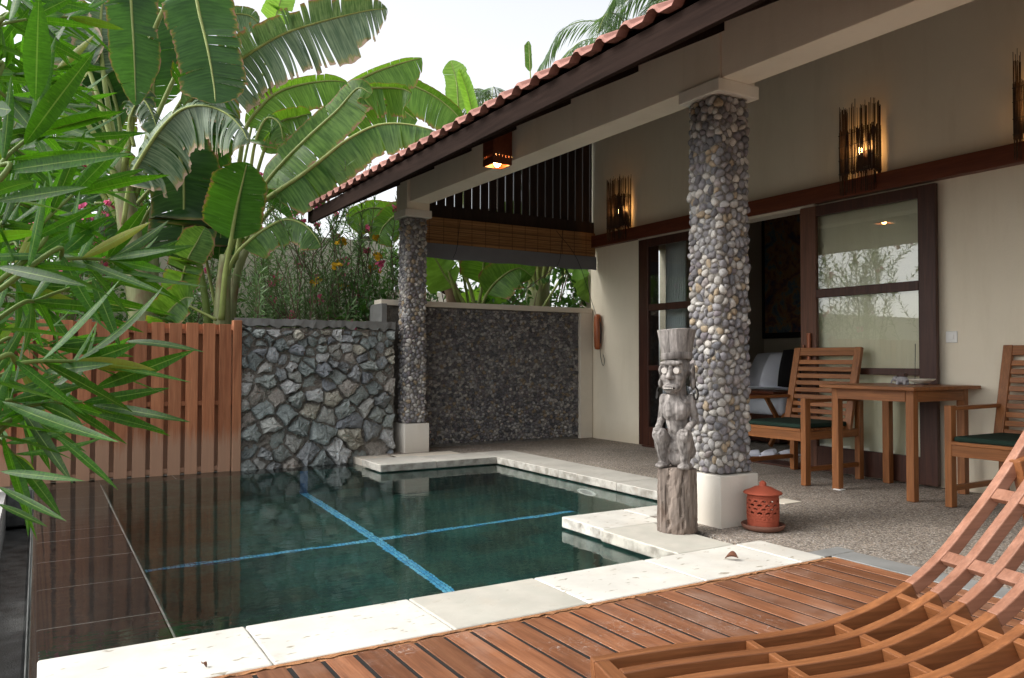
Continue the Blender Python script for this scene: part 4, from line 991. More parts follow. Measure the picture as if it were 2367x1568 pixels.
m = MB(); sweep(m, -SP*(NR-1)-.001, -RW-.001, 0, foot, .056, .001); o = m.build('foot_rail', M['lounger_y'], bevel=.003); o.parent = e
for xa, wd, th in ((1.055, .018, .045), (1.298, .018, .045), (1.465, .018, .045), (1.607, .034, .02), (1.775, .034, .02), (1.94, .034, .02), (2.085, .034, .02)):
    ia = min(range(64), key=lambda i: abs(prof[i].x-xa))
    p = prof[ia]; t = (prof[min(ia+1, 63)]-prof[ia-1]).normalized(); nn = Vector((-t.z, 0, t.x))
    for k in range(NR-1):
        ya, yb = -SP*(k+1)+.0005, -SP*k-RW-.0005; of = t*(.006*math.sin(k*1.7)) if th > .03 else t*0
        q = []
        for dz in (.002, th):
            for sx in (-1, 1):
                for y in ((ya, yb) if sx < 0 else (yb, ya)): a = p+t*sx*wd/2-nn*dz+of; q.append((a.x, y, a.z))
        m = MB(); m.hexa([q[4], q[5], q[6], q[7], q[0], q[1], q[2], q[3]])
        o = m.build('cross_piece', M['lounger_worn' if xa > 1.5 else 'lounger_y'], bevel=.002); o.parent = e
yb = -SP*(NR-1)-RW
for xx, zz in ((.86, .2), (1.9, .7)):
    for yy in (-.05, yb+.01):
        m = MB(); 
        if xx < 1: m.box(xx-.03, xx+.03, yy-.0, yy+.035, .003, zz)
        else: m.beam((2.05, yy+.018, .003), (1.86, yy+.018, zz-.03), .035, .05, (1, 0, 0))
        o = m.build('leg', M['lounger'], bevel=.003); o.parent = e
m = MB(); m.box(.84, 2.08, -.05, -.02, .04, .085); m.box(.84, 2.08, yb+.012, yb+.042, .04, .085); o = m.build('base_rail', M['lounger'], bevel=.003); o.parent = e
m = MB(); m.box(1.15, 1.21, yb+.045, -.052, .045, .08); m.box(1.62, 1.68, yb+.045, -.052, .045, .08); o = m.build('base_cross_rail', M['lounger_y'], bevel=.003); o.parent = e
m = MB(); m.beam((1.2, -.12, .13), (1.5, -.3, .15), .07, .03); m.beam((1.28, -.3, .11), (1.6, -.42, .12), .05, .025); o = m.build('brace', M['teak_x'], bevel=.003); o.parent = e
az = rad(15.8); e.location = (math.sin(az)*1.708, math.cos(az)*1.708, .002); e.rotation_euler = (0, 0, -az)

# fallen leaf, pool lamp
m = MB(); n = 9; vs = []
for i in range(n):
    t = i/(n-1); w_ = .017*math.sin(math.pi*min(1, t*.97+.03))**.8
    vs += [(t*.06-.03, -w_, .016*math.sin(t*2.5)+.012*(w_/.017)), (t*.06-.03, 0, .004+.016*math.sin(t*2.5)*.7), (t*.06-.03, w_, .018*math.sin(t*2.5)+.02*(w_/.017))]
m.add(vs, [(i*3+j, i*3+j+1, i*3+j+4, i*3+j+3) for i in range(n-1) for j in range(2)])
o = m.build('fallen_leaf', M['dryleaf'], smooth=True); o.location = (2.76, 2.62, .008); o.rotation_euler = (0, 0, rad(-60)); tag(o, 'curled brown dry leaf lying on the white pool coping', 'leaf'); sd = o.modifiers.new('t', 'SOLIDIFY'); sd.thickness = .0012
o2 = o.copy(); COL.objects.link(o2); o2.location = (.44, 2.52, .008); o2.scale = (.45, .45, .45); o2.rotation_euler = (0, 0, 1.9); o2['label'] = 'tiny dry leaf scrap near the deck edge of the nearest coping slab'
m = MB(); m.box(4.15, 4.31, 3.48, 3.62, -.0015, .003); o = m.build('floor_drain', M['cap'], loc=(4.23, 3.55, 0)); tag(o, 'pale square drain cover set in the pebble terrace behind the lantern', 'drain')
e = thing('pool_lamp', 'round white underwater lamp ring on the far pool side wall', 'pool light', (3.757, 5.09, -.4))
m = MB(); vs = []; n = 36
for i in range(n):
    a = 2*math.pi*i/n
    for j in range(8): b = 2*math.pi*j/8; r_ = .105+.02*math.cos(b); vs.append((3.752-.012*math.sin(b), 5.09+r_*math.cos(a), -.36+r_*math.sin(a)))
m.add(vs, [(i*8+j, ((i+1) % n)*8+j, ((i+1) % n)*8+(j+1) % 8, i*8+(j+1) % 8) for i in range(n) for j in range(8)]); m.build('ring', M['plastic'], e, smooth=True)
m = MB(); m.tube([(3.759, 5.09, -.36), (3.75, 5.09, -.36)], .085, 28); m.build('lens', M['steel'], e)
# ------------------------------------------------------------------ banana plants
def banana_leaf(parent, pts, wid, b0=0.0, A=-70, B=70, wB=1.0, torn=0.25, sag=0.5, mat='ban_fresh', r0_=0.022, ragged=0.06, skew=0.22, fold=0.0):
    'pts from the stem to the tip in world space; A and B are the blade directions seen along the midrib (0 towards the pool, 90 up)'
    n = 70; mid = spline(pts, n); vs = []; fs = []; uv = []; m = MB()
    L = [0.0]
    for i in range(1, n): L.append(L[-1]+(mid[i]-mid[i-1]).length)
    def at(s):
        s = min(max(s, 0), 1)*(n-1); j = min(int(s), n-2); return mid[j].lerp(mid[j+1], s-j)
    def tan(s): return (at(min(1, s+.015))-at(max(0, s-.015))).normalized()
    tot = L[-1]; i0 = int(b0*(n-1))
    m.tube([mid[i] for i in range(0, n, 2)], [max(.003, r0_*(1-.86*i/(n-1))) for i in range(0, n, 2)], 7, 1)
    def prof_(t): return min(1.0, (t/.10+.02)**.55)*min(1.0, ((1.0005-t)/.26)**.62)*(1-.12*t)
    Rz = random.Random(len(MB.__name__)+int(abs(pts[-1][0]*1e4)) % 9973)
    for side, ang, wf in ((0, A, 1.0), (1, B, wB)):
        if wf <= 0: continue
        cuts = [0.0]
        while cuts[-1] < 1.0:
            step = Rz.expovariate(1/(.12/(torn+.02)*.22)) if torn > 0 else .3
            cuts.append(min(1.0, cuts[-1]+max(.012, min(step, .35))))
        for a, b in zip(cuts[:-1], cuts[1:]):
            k = max(1, int(math.ceil((b-a)/.02))); rows = 7
            sg = sag*Rz.uniform(.8, 1.2)*(.35 if side and 20 < B < 110 else 1.0); dang = rad(Rz.gauss(0, 3+9*torn)); ln = 1-abs(Rz.gauss(0, ragged)); gap = Rz.uniform(.0, .2)*min(1, torn*1.5) if torn > 0.1 else 0; dang *= .7; tw = Rz.gauss(0, .12*torn)
            grid = []; mids = (a+b)/2
            for i in range(k+1):
                t = a+(b-a)*i/k; col = []
                for j in range(rows):
                    v = j/(rows-1); tt = mids+(t-mids)*(1-gap*max(0, v-.2)*1.25); s = b0+(1-b0)*tt; p = at(s); tg = tan(s)
                    vw = (CAM-p); tow = (vw-tg*vw.dot(tg)).normalized(); upv = tow.cross(tg)
                    if upv.z < 0 or (abs(upv.z) < .25 and upv.dot(RT) < 0): upv = -upv
                    an = rad(ang)+dang; d0 = tow*math.cos(an)+upv*math.sin(an)
                    W_ = wid*wf*prof_(t)*ln*(1+.018*math.sin(t*90+side))
                    # integrate the drooping vein
                    q = p.copy(); st = 6
                    for h in range(int(round(v*st))):
                        vv = (h+.5)/st; dd = (d0*(1-sg*vv)+Vector((0, 0, -1))*sg*vv+tg*(skew+tw*vv)).normalized(); q += dd*W_/st
                    col.append(q); uv.append((s*tot, v))
                grid.append(col)
            base = len(vs)
            for c_ in grid: vs.extend(c_)
            for i in range(k):
                for j in range(rows-1): fs.append((base+i*rows+j, base+(i+1)*rows+j, base+(i+1)*rows+j+1, base+i*rows+j+1))
    m.add(vs, fs, 0, uv)
    return m.build('leaf', [M[mat], M['rib']], parent, smooth=True)
def D(lst, d0, d1=None):
    d1 = d0 if d1 is None else d1; k = len(lst)
    return [P(x, y, d0+(d1-d0)*i/max(1, k-1)) for i, (x, y) in enumerate(lst)]
def stem(parent, lst, d0, d1, rr, mat='pseudostem', name='pseudostem'):
    q = MB(); pts = spline(D(lst, d0, d1), 14); q.tube(pts, [rr[0]+(rr[1]-rr[0])*i/13 for i in range(14)], 12); return q.build(name, M[mat], parent, smooth=True)
def plant(name, label, cat, px, py, d, group=None, z=-.13):
    p = P(px, py, d); return thing(name, label, cat, (p.x, p.y, z), group)
GB = 'banana plants in the garden'
b1 = plant('banana_plant', 'tallest banana plant with thick stem and torn arching leaves behind the timber fence', 'banana plant', 335, 760, 8.0, GB)
stem(b1, [(345, 960), (330, 730), (308, 590), (290, 470), (272, 360)], 8.0, 8.1, (.155, .085))
stem(b1, [(350, 960), (350, 740), (352, 600), (362, 470), (372, 400)], 8.1, 8.3, (.08, .05))
banana_leaf(b1, D([(300, 480), (370, 330), (453, 217), (523, 162), (586, 118), (659, 77), (751, 48), (843, 26), (895, 20)], 8.2, 7.9), .54, .2, -60, 66, .5, .8, .7, 'ban_torn', .03, .1)
banana_leaf(b1, D([(285, 520), (302, 416), (339, 345), (380, 288), (424, 252), (475, 245), (523, 263), (558, 296), (574, 330)], 7.7, 7.3), .48, .1, -78, 150, .5, .9, .85, 'ban_torn', .024, .12)
banana_leaf(b1, D([(300, 420), (380, 230), (440, 110), (487, 52), (530, 34), (575, 36), (598, 55)], 8.6, 8.9), .34, .45, -75, 80, .3, .2, .6, 'ban_torn', .03)
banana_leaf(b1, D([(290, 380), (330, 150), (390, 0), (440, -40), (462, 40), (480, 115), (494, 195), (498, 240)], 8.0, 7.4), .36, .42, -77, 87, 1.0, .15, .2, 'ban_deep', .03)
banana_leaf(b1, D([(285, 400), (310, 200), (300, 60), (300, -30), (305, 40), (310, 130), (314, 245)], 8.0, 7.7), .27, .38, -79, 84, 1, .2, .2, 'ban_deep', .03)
banana_leaf(b1, D([(280, 400), (235, 250), (185, 110), (130, 20), (60, -10)], 8.1, 8.4), .4, .4, -65, 60, .8, .5, .6, 'ban_torn', .034)
banana_leaf(b1, D([(280, 440), (230, 330), (170, 250), (110, 215), (60, 240), (30, 300)], 8.0, 7.6), .4, .3, -70, 100, .7, .6, .7, 'ban_torn', .034)
banana_leaf(b1, D([(285, 450), (240, 180), (232, 60), (245, -60)], 8.2, 8.4), .3, .35, -74, 84, 1, .5, .5, 'ban_torn', .036)
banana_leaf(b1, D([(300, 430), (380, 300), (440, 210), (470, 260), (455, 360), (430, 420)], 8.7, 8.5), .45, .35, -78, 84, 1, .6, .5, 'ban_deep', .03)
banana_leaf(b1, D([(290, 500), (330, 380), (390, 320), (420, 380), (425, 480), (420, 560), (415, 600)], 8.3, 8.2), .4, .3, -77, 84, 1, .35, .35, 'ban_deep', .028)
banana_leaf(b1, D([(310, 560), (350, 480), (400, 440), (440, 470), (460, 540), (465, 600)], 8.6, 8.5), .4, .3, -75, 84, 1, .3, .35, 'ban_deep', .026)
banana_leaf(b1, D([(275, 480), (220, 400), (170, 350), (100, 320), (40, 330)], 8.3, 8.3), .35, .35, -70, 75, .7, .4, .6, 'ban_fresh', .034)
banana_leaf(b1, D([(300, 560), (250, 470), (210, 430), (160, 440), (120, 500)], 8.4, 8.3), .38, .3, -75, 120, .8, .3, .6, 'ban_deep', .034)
banana_leaf(b1, D([(330, 360), (390, 180), (400, 60), (380, -60)], 9.0, 9.2), .42, .3, -76, 84, 1, .3, .3, 'ban_deep', .03)
banana_leaf(b1, D([(310, 340), (300, 280), (325, 230), (350, 260), (372, 330)], 7.9, 7.7), .2, .3, -70, 140, .8, .95, .7, 'ban_torn', .02)
b2 = plant('banana_plant', 'banana plant with broad bright leaves rising behind the corner of timber fence', 'banana plant', 515, 760, 8.2, GB)
stem(b2, [(512, 960), (513, 745), (516, 660), (522, 590)], 8.2, 8.25, (.1, .06))
stem(b2, [(485, 960), (480, 745), (462, 620), (448, 560)], 8.3, 8.35, (.045, .028), 'greenstem', 'young_stem')
stem(b2, [(535, 960), (533, 745), (552, 620), (590, 540)], 8.4, 8.5, (.06, .035))
banana_leaf(b2, D([(512, 740), (520, 640), (533, 560), (545, 490), (556, 440), (571, 376)], 8.0, 7.7), .33, .42, -76, 86, .85, .12, .12, 'ban_deep', .034, .03)
banana_leaf(b2, D([(520, 600), (560, 520), (605, 470), (645, 440), (690, 410), (745, 368), (800, 325), (870, 290), (940, 287), (1007, 303)], 8.3, 7.7), .37, .30, -74, -115, .85, .3, .55, 'ban_fresh', .034)
banana_leaf(b2, D([(525, 600), (570, 500), (610, 430), (660, 370), (720, 310), (780, 255), (826, 205), (858, 218)], 8.6, 8.3), .34, .28, -48, 122, .5, .22, .3, 'ban_fresh', .034)
banana_leaf(b2, D([(520, 600), (550, 400), (567, 300), (600, 250), (640, 215), (696, 196), (760, 187), (803, 190)], 9.0, 9.2), .40, .3, -65, 80, .25, .2, .5, 'ban_fresh', .034)
banana_leaf(b2, D([(530, 590), (620, 400), (720, 280), (800, 205), (860, 170), (925, 147), (975, 134)], 9.2, 9.3), .40, .45, -66, 70, .15, .15, .5, 'ban_fresh', .034)
banana_leaf(b2, D([(530, 590), (640, 400), (740, 270), (830, 212), (880, 203), (930, 206), (952, 216)], 9.0, 8.8), .36, .5, -80, 60, .2, .35, .6, 'ban_fresh', .03)
banana_leaf(b2, D([(530, 600), (680, 420), (780, 300), (860, 245), (920, 250), (965, 280)], 9.4, 9.3), .4, .4, -75, 60, .2, .3, .6, 'ban_fresh', .03)
banana_leaf(b2, D([(530, 600), (700, 300), (840, 190), (925, 192), (985, 212), (1040, 250), (1085, 300)], 9.9, 10.0), .44, .45, -60, 70, .25, .1, .4, 'ban_fresh', .03)
banana_leaf(b2, D([(540, 620), (600, 380), (640, 290), (690, 270), (720, 262)], 8.7, 8.6), .34, .3, -60, 70, .4, .3, .6, 'ban_fresh', .026)
banana_leaf(b2, D([(545, 600), (575, 420), (590, 330), (615, 275), (645, 285), (655, 330)], 8.0, 7.9), .3, .4, -70, 160, .7, .8, .7, 'ban_fresh', .024, .15)
banana_leaf(b2, D([(522, 640), (545, 590), (575, 558), (615, 528), (660, 508), (703, 520), (730, 548), (742, 572)], 8.0, 7.8), .27, .22, -76, 150, .35, .3, .55, 'ban_fresh', .022, .08)
banana_leaf(b2, D([(500, 740), (420, 690), (430, 610), (455, 560), (474, 525)], 7.9, 7.9), .19, .2, -76, 86, 1, .03, .1, 'ban_fresh', .016)
banana_leaf(b2, D([(450, 770), (380, 745), (395, 715), (425, 690), (448, 688)], 7.8, 7.7), .2, .2, -60, 80, 1, .03, .3, 'ban_fresh', .014)
banana_leaf(b2, D([(500, 720), (470, 560), (470, 480), (500, 470), (510, 540), (505, 600)], 8.6, 8.5), .3, .3, -80, 84, 1, .3, .3, 'ban_deep', .02)
banana_leaf(b2, D([(520, 620), (600, 480), (680, 440), (720, 430), (760, 415)], 8.8, 8.8), .3, .3, -75, 80, .5, .2, .5, 'ban_deep', .02)
banana_leaf(b2, D([(510, 640), (580, 300), (625, 90), (640, 30), (662, -40)], 9.4, 9.6), .2, .6, -76, 84, 1, .02, .1, 'ban_young', .02)
b3 = plant('banana_plant', 'banana plant with pale shaggy trunk seen through the gap above the pebble wall', 'banana plant', 1050, 760, 9.6, GB)
stem(b3, [(1056, 900), (1050, 710), (1040, 660), (1022, 590)], 9.6, 9.6, (.1, .08), 'deadleaf')
banana_leaf(b3, D([(1100, 720), (1085, 660), (1065, 620), (1060, 560), (1055, 500)], 9.5, 9.6), .2, .6, -78, 84, 1, .1, .2, 'ban_young', .028)
banana_leaf(b3, D([(1095, 740), (1060, 680), (1030, 640), (1000, 590), (960, 560)], 9.4, 9.4), .3, .35, -60, 60, .8, .1, .3, 'ban_young', .028)
banana_leaf(b3, D([(1100, 730), (1115, 660), (1120, 600), (1150, 540)], 9.5, 9.5), .3, .35, -80, 84, 1, .1, .2, 'ban_fresh', .026)
banana_leaf(b3, D([(1105, 740), (1125, 680), (1160, 640), (1200, 620), (1230, 640)], 9.4, 9.3), .3, .25, -60, 80, .8, .1, .3, 'ban_fresh', .022)
banana_leaf(b3, D([(1090, 740), (1060, 600), (1010, 560), (1000, 620), (1008, 665)], 9.7, 9.7), .2, .35, -80, 84, 1, .1, .2, 'ban_young', .02)
banana_leaf(b3, D([(1060, 700), (960, 520), (880, 482), (830, 490), (800, 510)], 9.8, 9.6), .36, .3, -75, 80, .3, .2, .5, 'ban_fresh', .026)
banana_leaf(b3, D([(1060, 700), (1000, 520), (930, 495), (890, 520), (870, 560)], 9.4, 9.2), .3, .4, -60, 100, .6, .2, .6, 'ban_fresh', .026)
banana_leaf(b3, D([(1080, 650), (1070, 400), (1060, 260), (1055, 190), (1042, 140)], 10.2, 10.3), .17, .5, -79, 85, 1.1, .02, .1, 'ban_young', .02)
banana_leaf(b3, D([(1080, 650), (1100, 420), (1095, 300), (1085, 230), (1062, 160)], 10.1, 10.1), .16, .55, -30, 40, 1, .02, .1, 'ban_young', .02)
b4 = plant('banana_plant', 'banana plant with thick dark stem behind pebble wall, near the vines', 'banana plant', 1245, 760, 10.3, GB)
stem(b4, [(1240, 900), (1243, 710), (1245, 660), (1250, 610), (1255, 560)], 10.3, 10.3, (.18, .12))
for i, (tx, ty) in enumerate(((1160, 540), (1200, 520), (1240, 500), (1285, 510), (1330, 530))):
    banana_leaf(b4, D([(1243, 690), (1222+i*11, 640), ((1243+tx)/2, 590), (tx, ty), (tx+(tx-1243)*1.2, ty-10)], 10.2, 10.1), .32, .45, -78, 84, 1, .1, .3, ('ban_fresh', 'ban_young')[i % 2], .036)
banana_leaf(b4, D([(1240, 720), (1180, 690), (1150, 650), (1180, 620), (1220, 625)], 9.9, 9.8), .26, .25, -70, 60, 1, .1, .3, 'ban_young', .02)
banana_leaf(b4, D([(1250, 720), (1300, 640), (1330, 600), (1360, 640), (1375, 700)], 9.9, 9.8), .3, .3, -60, 70, 1, .1, .3, 'ban_young', .02)
banana_leaf(b4, D([(1200, 740), (1130, 700), (1090, 700), (1050, 715)], 9.9, 9.8), .2, .25, -50, 60, 1, .1, .3, 'ban_young', .02)
banana_leaf(b4, D([(1255, 600), (1240, 330), (1228, 200), (1224, 130), (1222, 95)], 11.5, 11.6), .08, .6, -79, 85, .5, .05, .1, 'ban_fresh', .02)
b5 = plant('banana_plant', 'banana plant half hidden by the oleander at the left edge, beyond fence', 'banana plant', 140, 780, 9.2, GB)
stem(b5, [(150, 980), (150, 740), (160, 560), (150, 420)], 9.2, 9.2, (.13, .08))
for pts, mt in (([(150, 500), (60, 380), (0, 300), (-80, 290)], 'ban_fresh'), ([(150, 480), (170, 300), (150, 150), (110, 60)], 'ban_deep'), ([(155, 500), (220, 380), (250, 300), (255, 200)], 'ban_fresh'), ([(150, 520), (230, 470), (290, 520), (310, 600)], 'ban_deep'), ([(150, 520), (80, 480), (20, 520), (-10, 600)], 'ban_deep'), ([(155, 640), (200, 580), (250, 590), (280, 660)], 'ban_fresh')):
    banana_leaf(b5, D(pts, 9.2, 9.0), .42, .3, -65, 80, .8, .3, .5, mt, .03)

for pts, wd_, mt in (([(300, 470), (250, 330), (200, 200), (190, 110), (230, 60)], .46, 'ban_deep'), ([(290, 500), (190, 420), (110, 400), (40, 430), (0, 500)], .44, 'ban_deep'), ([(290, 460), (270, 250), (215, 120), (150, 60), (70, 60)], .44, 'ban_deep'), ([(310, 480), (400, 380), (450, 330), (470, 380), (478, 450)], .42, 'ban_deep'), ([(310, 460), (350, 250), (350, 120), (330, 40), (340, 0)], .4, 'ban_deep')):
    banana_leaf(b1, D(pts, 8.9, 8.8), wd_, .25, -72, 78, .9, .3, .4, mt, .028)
# ------------------------------------------------------------------ narrow leaved shrubs
def lance(m, p, d, nrm, L, W_, bend=0.0, seg=6, fold=.16, u0=0.0):
    d = d.normalized(); side = d.cross(nrm)
    if side.length < 1e-3: side = d.orthogonal()
    side.normalize(); nn = side.cross(d).normalized(); vs = []; uv = []; fs = []
    for i in range(seg+1):
        t = i/seg; w_ = W_*.5*(math.sin(math.pi*min(1, t**.82))**.85 if 0 < t < 1 else 0)
        c = p+d*(L*t)-nn*(bend*L*t*t)
        vs += [c-side*w_+nn*(w_*fold*2), c, c+side*w_+nn*(w_*fold*2)]; uv += [(u0+t*L*6, 1), (u0+t*L*6, 0), (u0+t*L*6, 1)]
    for i in range(seg):
        a = i*3; fs += [(a, a+1, a+4, a+3), (a+1, a+2, a+5, a+4)]
    m.add(vs, fs, 0, uv)
def rv(): return Vector((random.gauss(0, 1), random.gauss(0, 1), random.gauss(0, 1)))
BIAS = Vector((0, 0, 0))
def rosette(m, p, t, n, L, W_, spread, seg, jit=.25, droop=.0):
    x = t.orthogonal().normalized(); y = t.cross(x); a0 = random.uniform(0, 6.28)
    for i in range(n):
        a = a0+2*math.pi*i/n+random.gauss(0, .2); sp = spread*random.uniform(.75, 1.25)
        d = (t*math.cos(sp)+(x*math.cos(a)+y*math.sin(a))*math.sin(sp)+rv()*jit*.35+BIAS).normalized(); d.z -= droop
        up = (t*1.0-d*t.dot(d)); up = up if up.length > .05 else rv()
        lance(m, p, d, up, L*random.uniform(.72, 1.15), W_*random.uniform(.8, 1.15), random.uniform(-.02, .2), seg, .12)
def flower_head(m, p, r_, n=9, pet=.03):
    for i in range(n):
        c = p+rv()*r_*.5; t = rv().normalized()
        for k in range(5):
            x = t.orthogonal().normalized(); y = t.cross(x); a = k*1.2566; d = x*math.cos(a)+y*math.sin(a); s_ = t.cross(d)
            m.add([c, c+d*pet*.6+s_*pet*.45+t*.004, c+d*pet+t*.002, c+d*pet*.6-s_*pet*.45+t*.004], [(0, 1, 2, 3)])
FS = 'oleander stems'
def shrub(name, label, base, stems, leafmat_, L, W_, node, seg=3, fl=0.0, flm='pinkflower', lean=.35, rs=.012, start=.35, group=None, spread=1.0, cat='shrub', side=True, nl=3):
    e = thing(name, label, cat, base, group); ms = MB(); ml = MB(); mf = MB(); base = Vector(base)
    def grow(p0, p1, r_, lvl):
        ax = (p1-p0); ln = ax.length; c = p0.lerp(p1, .5)+Vector((random.gauss(0, .05), random.gauss(0, .05), 0))*ln
        pts = spline([p0, c, p1], 10); ms.tube(pts, [max(.0022, r_*(1-.75*i/9)) for i in range(10)], 5, 0, False)
        k = int(ln*(1-start)/node)
        for i in range(k+1):
            s = start+(1-start)*i/max(1, k); f = s*9; j = min(int(f), 8); p = pts[j].lerp(pts[j+1], f-j); t = (pts[j+1]-pts[j]).normalized()
            rosette(ml, p, t, nl, L, W_, spread*(1.0 if s < .96 else .6), seg)
        if random.random() < fl: flower_head(mf, p1+Vector((0, 0, .02)), .05)
        if lvl > 0:
            for q in range(random.choice((2, 2, 3))):
                f = random.uniform(3, 8); j = int(f); p = pts[j].lerp(pts[j+1], f-j)
                d = ax.normalized()+Vector((random.gauss(0, .5), random.gauss(0, .5), random.uniform(0, .3))); grow(p, p+d.normalized()*ln*random.uniform(.3, .5), r_*.5, lvl-1)
    for h, dx, dy in stems: grow(base+Vector((random.gauss(0, .05), random.gauss(0, .05), 0)), base+Vector((dx, dy, h)), rs, 1 if side else 0)
    ms.build('stem', M['bark'], e, smooth=True); ml.build('foliage', M[leafmat_], e, smooth=True)
    if mf.v: mf.build('blossom', M[flm], e)
    return e
def gp(px, d): p = P(px, 831, d); return (p.x, p.y, -.13)
G2 = 'thin grey green shrubs behind the stone wall'
labs = ['thin grey green shrub behind the stone wall, beside the banana stems', 'thin grey green shrub behind the stone wall, under the small arched banana leaf', 'bare stemmed grey green shrub behind middle of the stone wall', 'grey green shrub with pale tree-like stem under the end of eave', 'tall grey green shrub behind the stone wall, under the eave tip', 'grey green shrub with yellow blossoms left of the far pebble column', 'grey green shrub close beside the far pebble column', 'far grey green shrub beyond the eave tip, against the pale wall']
for i, (px, d, h, fl) in enumerate(((588, 8.5, 2.05, .15), (640, 8.7, 2.15, 0), (700, 8.4, 2.25, 0), (765, 8.6, 2.6, .1), (800, 9.0, 2.5, .1), (838, 8.5, 2.4, .35), (885, 8.9, 2.35, .3), (735, 9.3, 2.6, .3))):
    shrub('garden_shrub', labs[i], gp(px, d), [(h*random.uniform(.75, 1.05), random.gauss(0, .22), random.gauss(0, .22)) for _ in range(6)], 'ole_far', .13, .018, .06, 2, fl, 'yellowflower' if i == 5 else 'pinkflower', group=G2, start=.28, rs=.014, nl=4)
shrub('oleander', 'bushy green oleander with pink blossoms behind the fence at the left edge', gp(120, 8.2), [(2.5, random.gauss(0, .55), random.gauss(0, .4)) for _ in range(9)], 'ole', .15, .024, .075, 3, .8, start=.3)
shrub('oleander', 'oleander with pink blossoms behind the fence, between the two front banana plants', gp(410, 9.4), [(2.4, random.gauss(0, .45), random.gauss(0, .3)) for _ in range(7)], 'ole_far', .13, .02, .075, 3, .8, start=.3)
shrub('oleander', 'grey green oleander with pink blossoms right behind the broad backlit banana leaf', gp(600, 9.8), [(2.9+random.gauss(0, .2), random.gauss(0, .4), random.gauss(0, .3)) for _ in range(8)], 'ole_far', .13, .02, .07, 3, .6, start=.3)
shrub('oleander', 'tall oleander with pink blossoms rising behind the eave tip', gp(850, 10.6), [(3.0+random.gauss(0, .2), random.gauss(0, .5), random.gauss(0, .3)) for _ in range(7)], 'ole_far', .13, .02, .075, 3, .6, start=.4)
shrub('oleander', 'green oleander beyond the fence near the far left boundary', gp(-60, 9.5), [(3.2, random.gauss(0, .7), random.gauss(0, .5)) for _ in range(8)], 'ole', .15, .024, .09, 3, .5, start=.3)
def bush(label, px, d, h, wd, n, L=.1, W_=.05, mat='bush', cat='bush', group=None, fl=0, flm='redflower'):
    x, y, _ = gp(px, d); e = thing('leafy_bush', label, cat, (x, y, -.13), group); ml = MB(); ms = MB(); mf = MB()
    for k in range(6):
        a = random.uniform(0, 6.28); ms.tube(spline([(x, y, -.13), (x+.3*wd*math.cos(a), y+.3*wd*math.sin(a), h*.45), (x+.6*wd*math.cos(a), y+.6*wd*math.sin(a), h*.85)], 6), [.018, .016, .013, .01, .007, .004], 5)
    for c in range(max(6, n//40)):
        a = random.uniform(0, 6.28); r_ = wd*math.sqrt(random.random()); c0 = Vector((x+r_*math.cos(a), y+r_*math.sin(a), h*random.uniform(.12, 1.0)))
        if random.random() < fl: flower_head(mf, c0+Vector((-.05, -.1, .1)), .04)
        for k in range(40):
            p = c0+rv()*.11; d = rv()+Vector((0, 0, .2)); lance(ml, p, d, Vector((0, 0, 1))+rv()*.4, L*random.uniform(.6, 1.3), W_*random.uniform(.7, 1.2), .15, 2, .1)
    ms.build('stem', M['bark'], e); ml.build('foliage', M[mat], e)
    if mf.v: mf.build('blossom', M[flm], e)
    return e
for nm, bx_, hh, n_ in (('tall oleander left of the fence, outside the frame, mirrored in the glass door', (-1.6, 9.3, -.13), 3.1, 9), ('second tall oleander left of the fence, mirrored in the glass door', (-3.0, 8.4, -.13), 2.9, 9), ('third tall oleander farther left, mirrored in the glass door', (-3.6, 10.4, -.13), 3.6, 9)):
    shrub('oleander', nm, bx_, [(hh*random.uniform(.8, 1.1), random.gauss(0, .55), random.gauss(0, .5)) for _ in range(n_)], 'ole', .16, .026, .085, 3, .2, start=.3)
bush('low dark leafy bush along the top of the stone wall, right of centre', 790, 8.6, 1.75, .5, 700)
bush('low leafy bush behind the stone wall beside the banana stem', 590, 8.9, 1.55, .5, 600)
bush('leafy bush by the foot of the far pebble column, behind wall', 880, 9.4, 1.9, .5, 700, fl=.1, flm='yellowflower')
bush('dense green bush behind the timber fence at left', 120, 9.6, 2.2, 1.1, 2600)
bush('dense green bush behind the timber fence, between banana stems', 420, 10.0, 1.9, .8, 1500)
bush('leafy bush with red blossom behind the pebble wall', 1180, 10.2, 2.1, .6, 1200, fl=.15)
bush('pale green bush with yellow blossoms at the right end behind pebble wall', 1345, 11.0, 2.2, .5, 1200, .09, .04, 'bush', fl=.25, flm='yellowflower')
bush('far green bush glimpsed between banana stems above pebble wall', 1080, 11.2, 2.6, 1.2, 2400, .12, .05)
bush('tall dense green bush far behind the timber fence at left', 150, 11.5, 3.9, 1.6, 5200, .2, .085)
bush('tall dense green bush far behind the banana plants', 400, 11.8, 3.2, 1.2, 3400, .18, .08)
bush('tall green bush behind the dark slatted gable screen', 1230, 11.5, 3.3, 1.2, 2000, .16, .07)
# climbing vine over the pebble wall
def Py(px, py, y):
    d = P(px, py, 1.0)-CAM; return CAM+d*(y/d.y)
e = thing('climbing_vine', 'dark leafy vine twigs dangling behind the top of pebble wall', 'vine', (Py(1300, 700, 7.95).x, 7.95, 1.5)); ml = MB(); ms = MB()
for pts in ([(1175, 712), (1215, 670), (1255, 640), (1290, 610)], [(1340, 712), (1350, 680), (1366, 640), (1375, 600)], [(1300, 590), (1318, 650), (1330, 712)], [(1355, 590), (1352, 650), (1345, 712)], [(1290, 600), (1300, 640), (1296, 700)]):
    pp = spline([Py(a, b, 7.95) for a, b in pts], 12); ms.tube(pp, .006, 5)
    for i in range(1, 12):
        for _ in range(2): lance(ml, pp[i]+rv()*.02, Vector((random.gauss(0, .6), random.gauss(0, .4), -1)), rv(), .085, .055, .1, 3, .1)
ms.build('stem', M['bark'], e); ml.build('foliage', M['bush'], e)

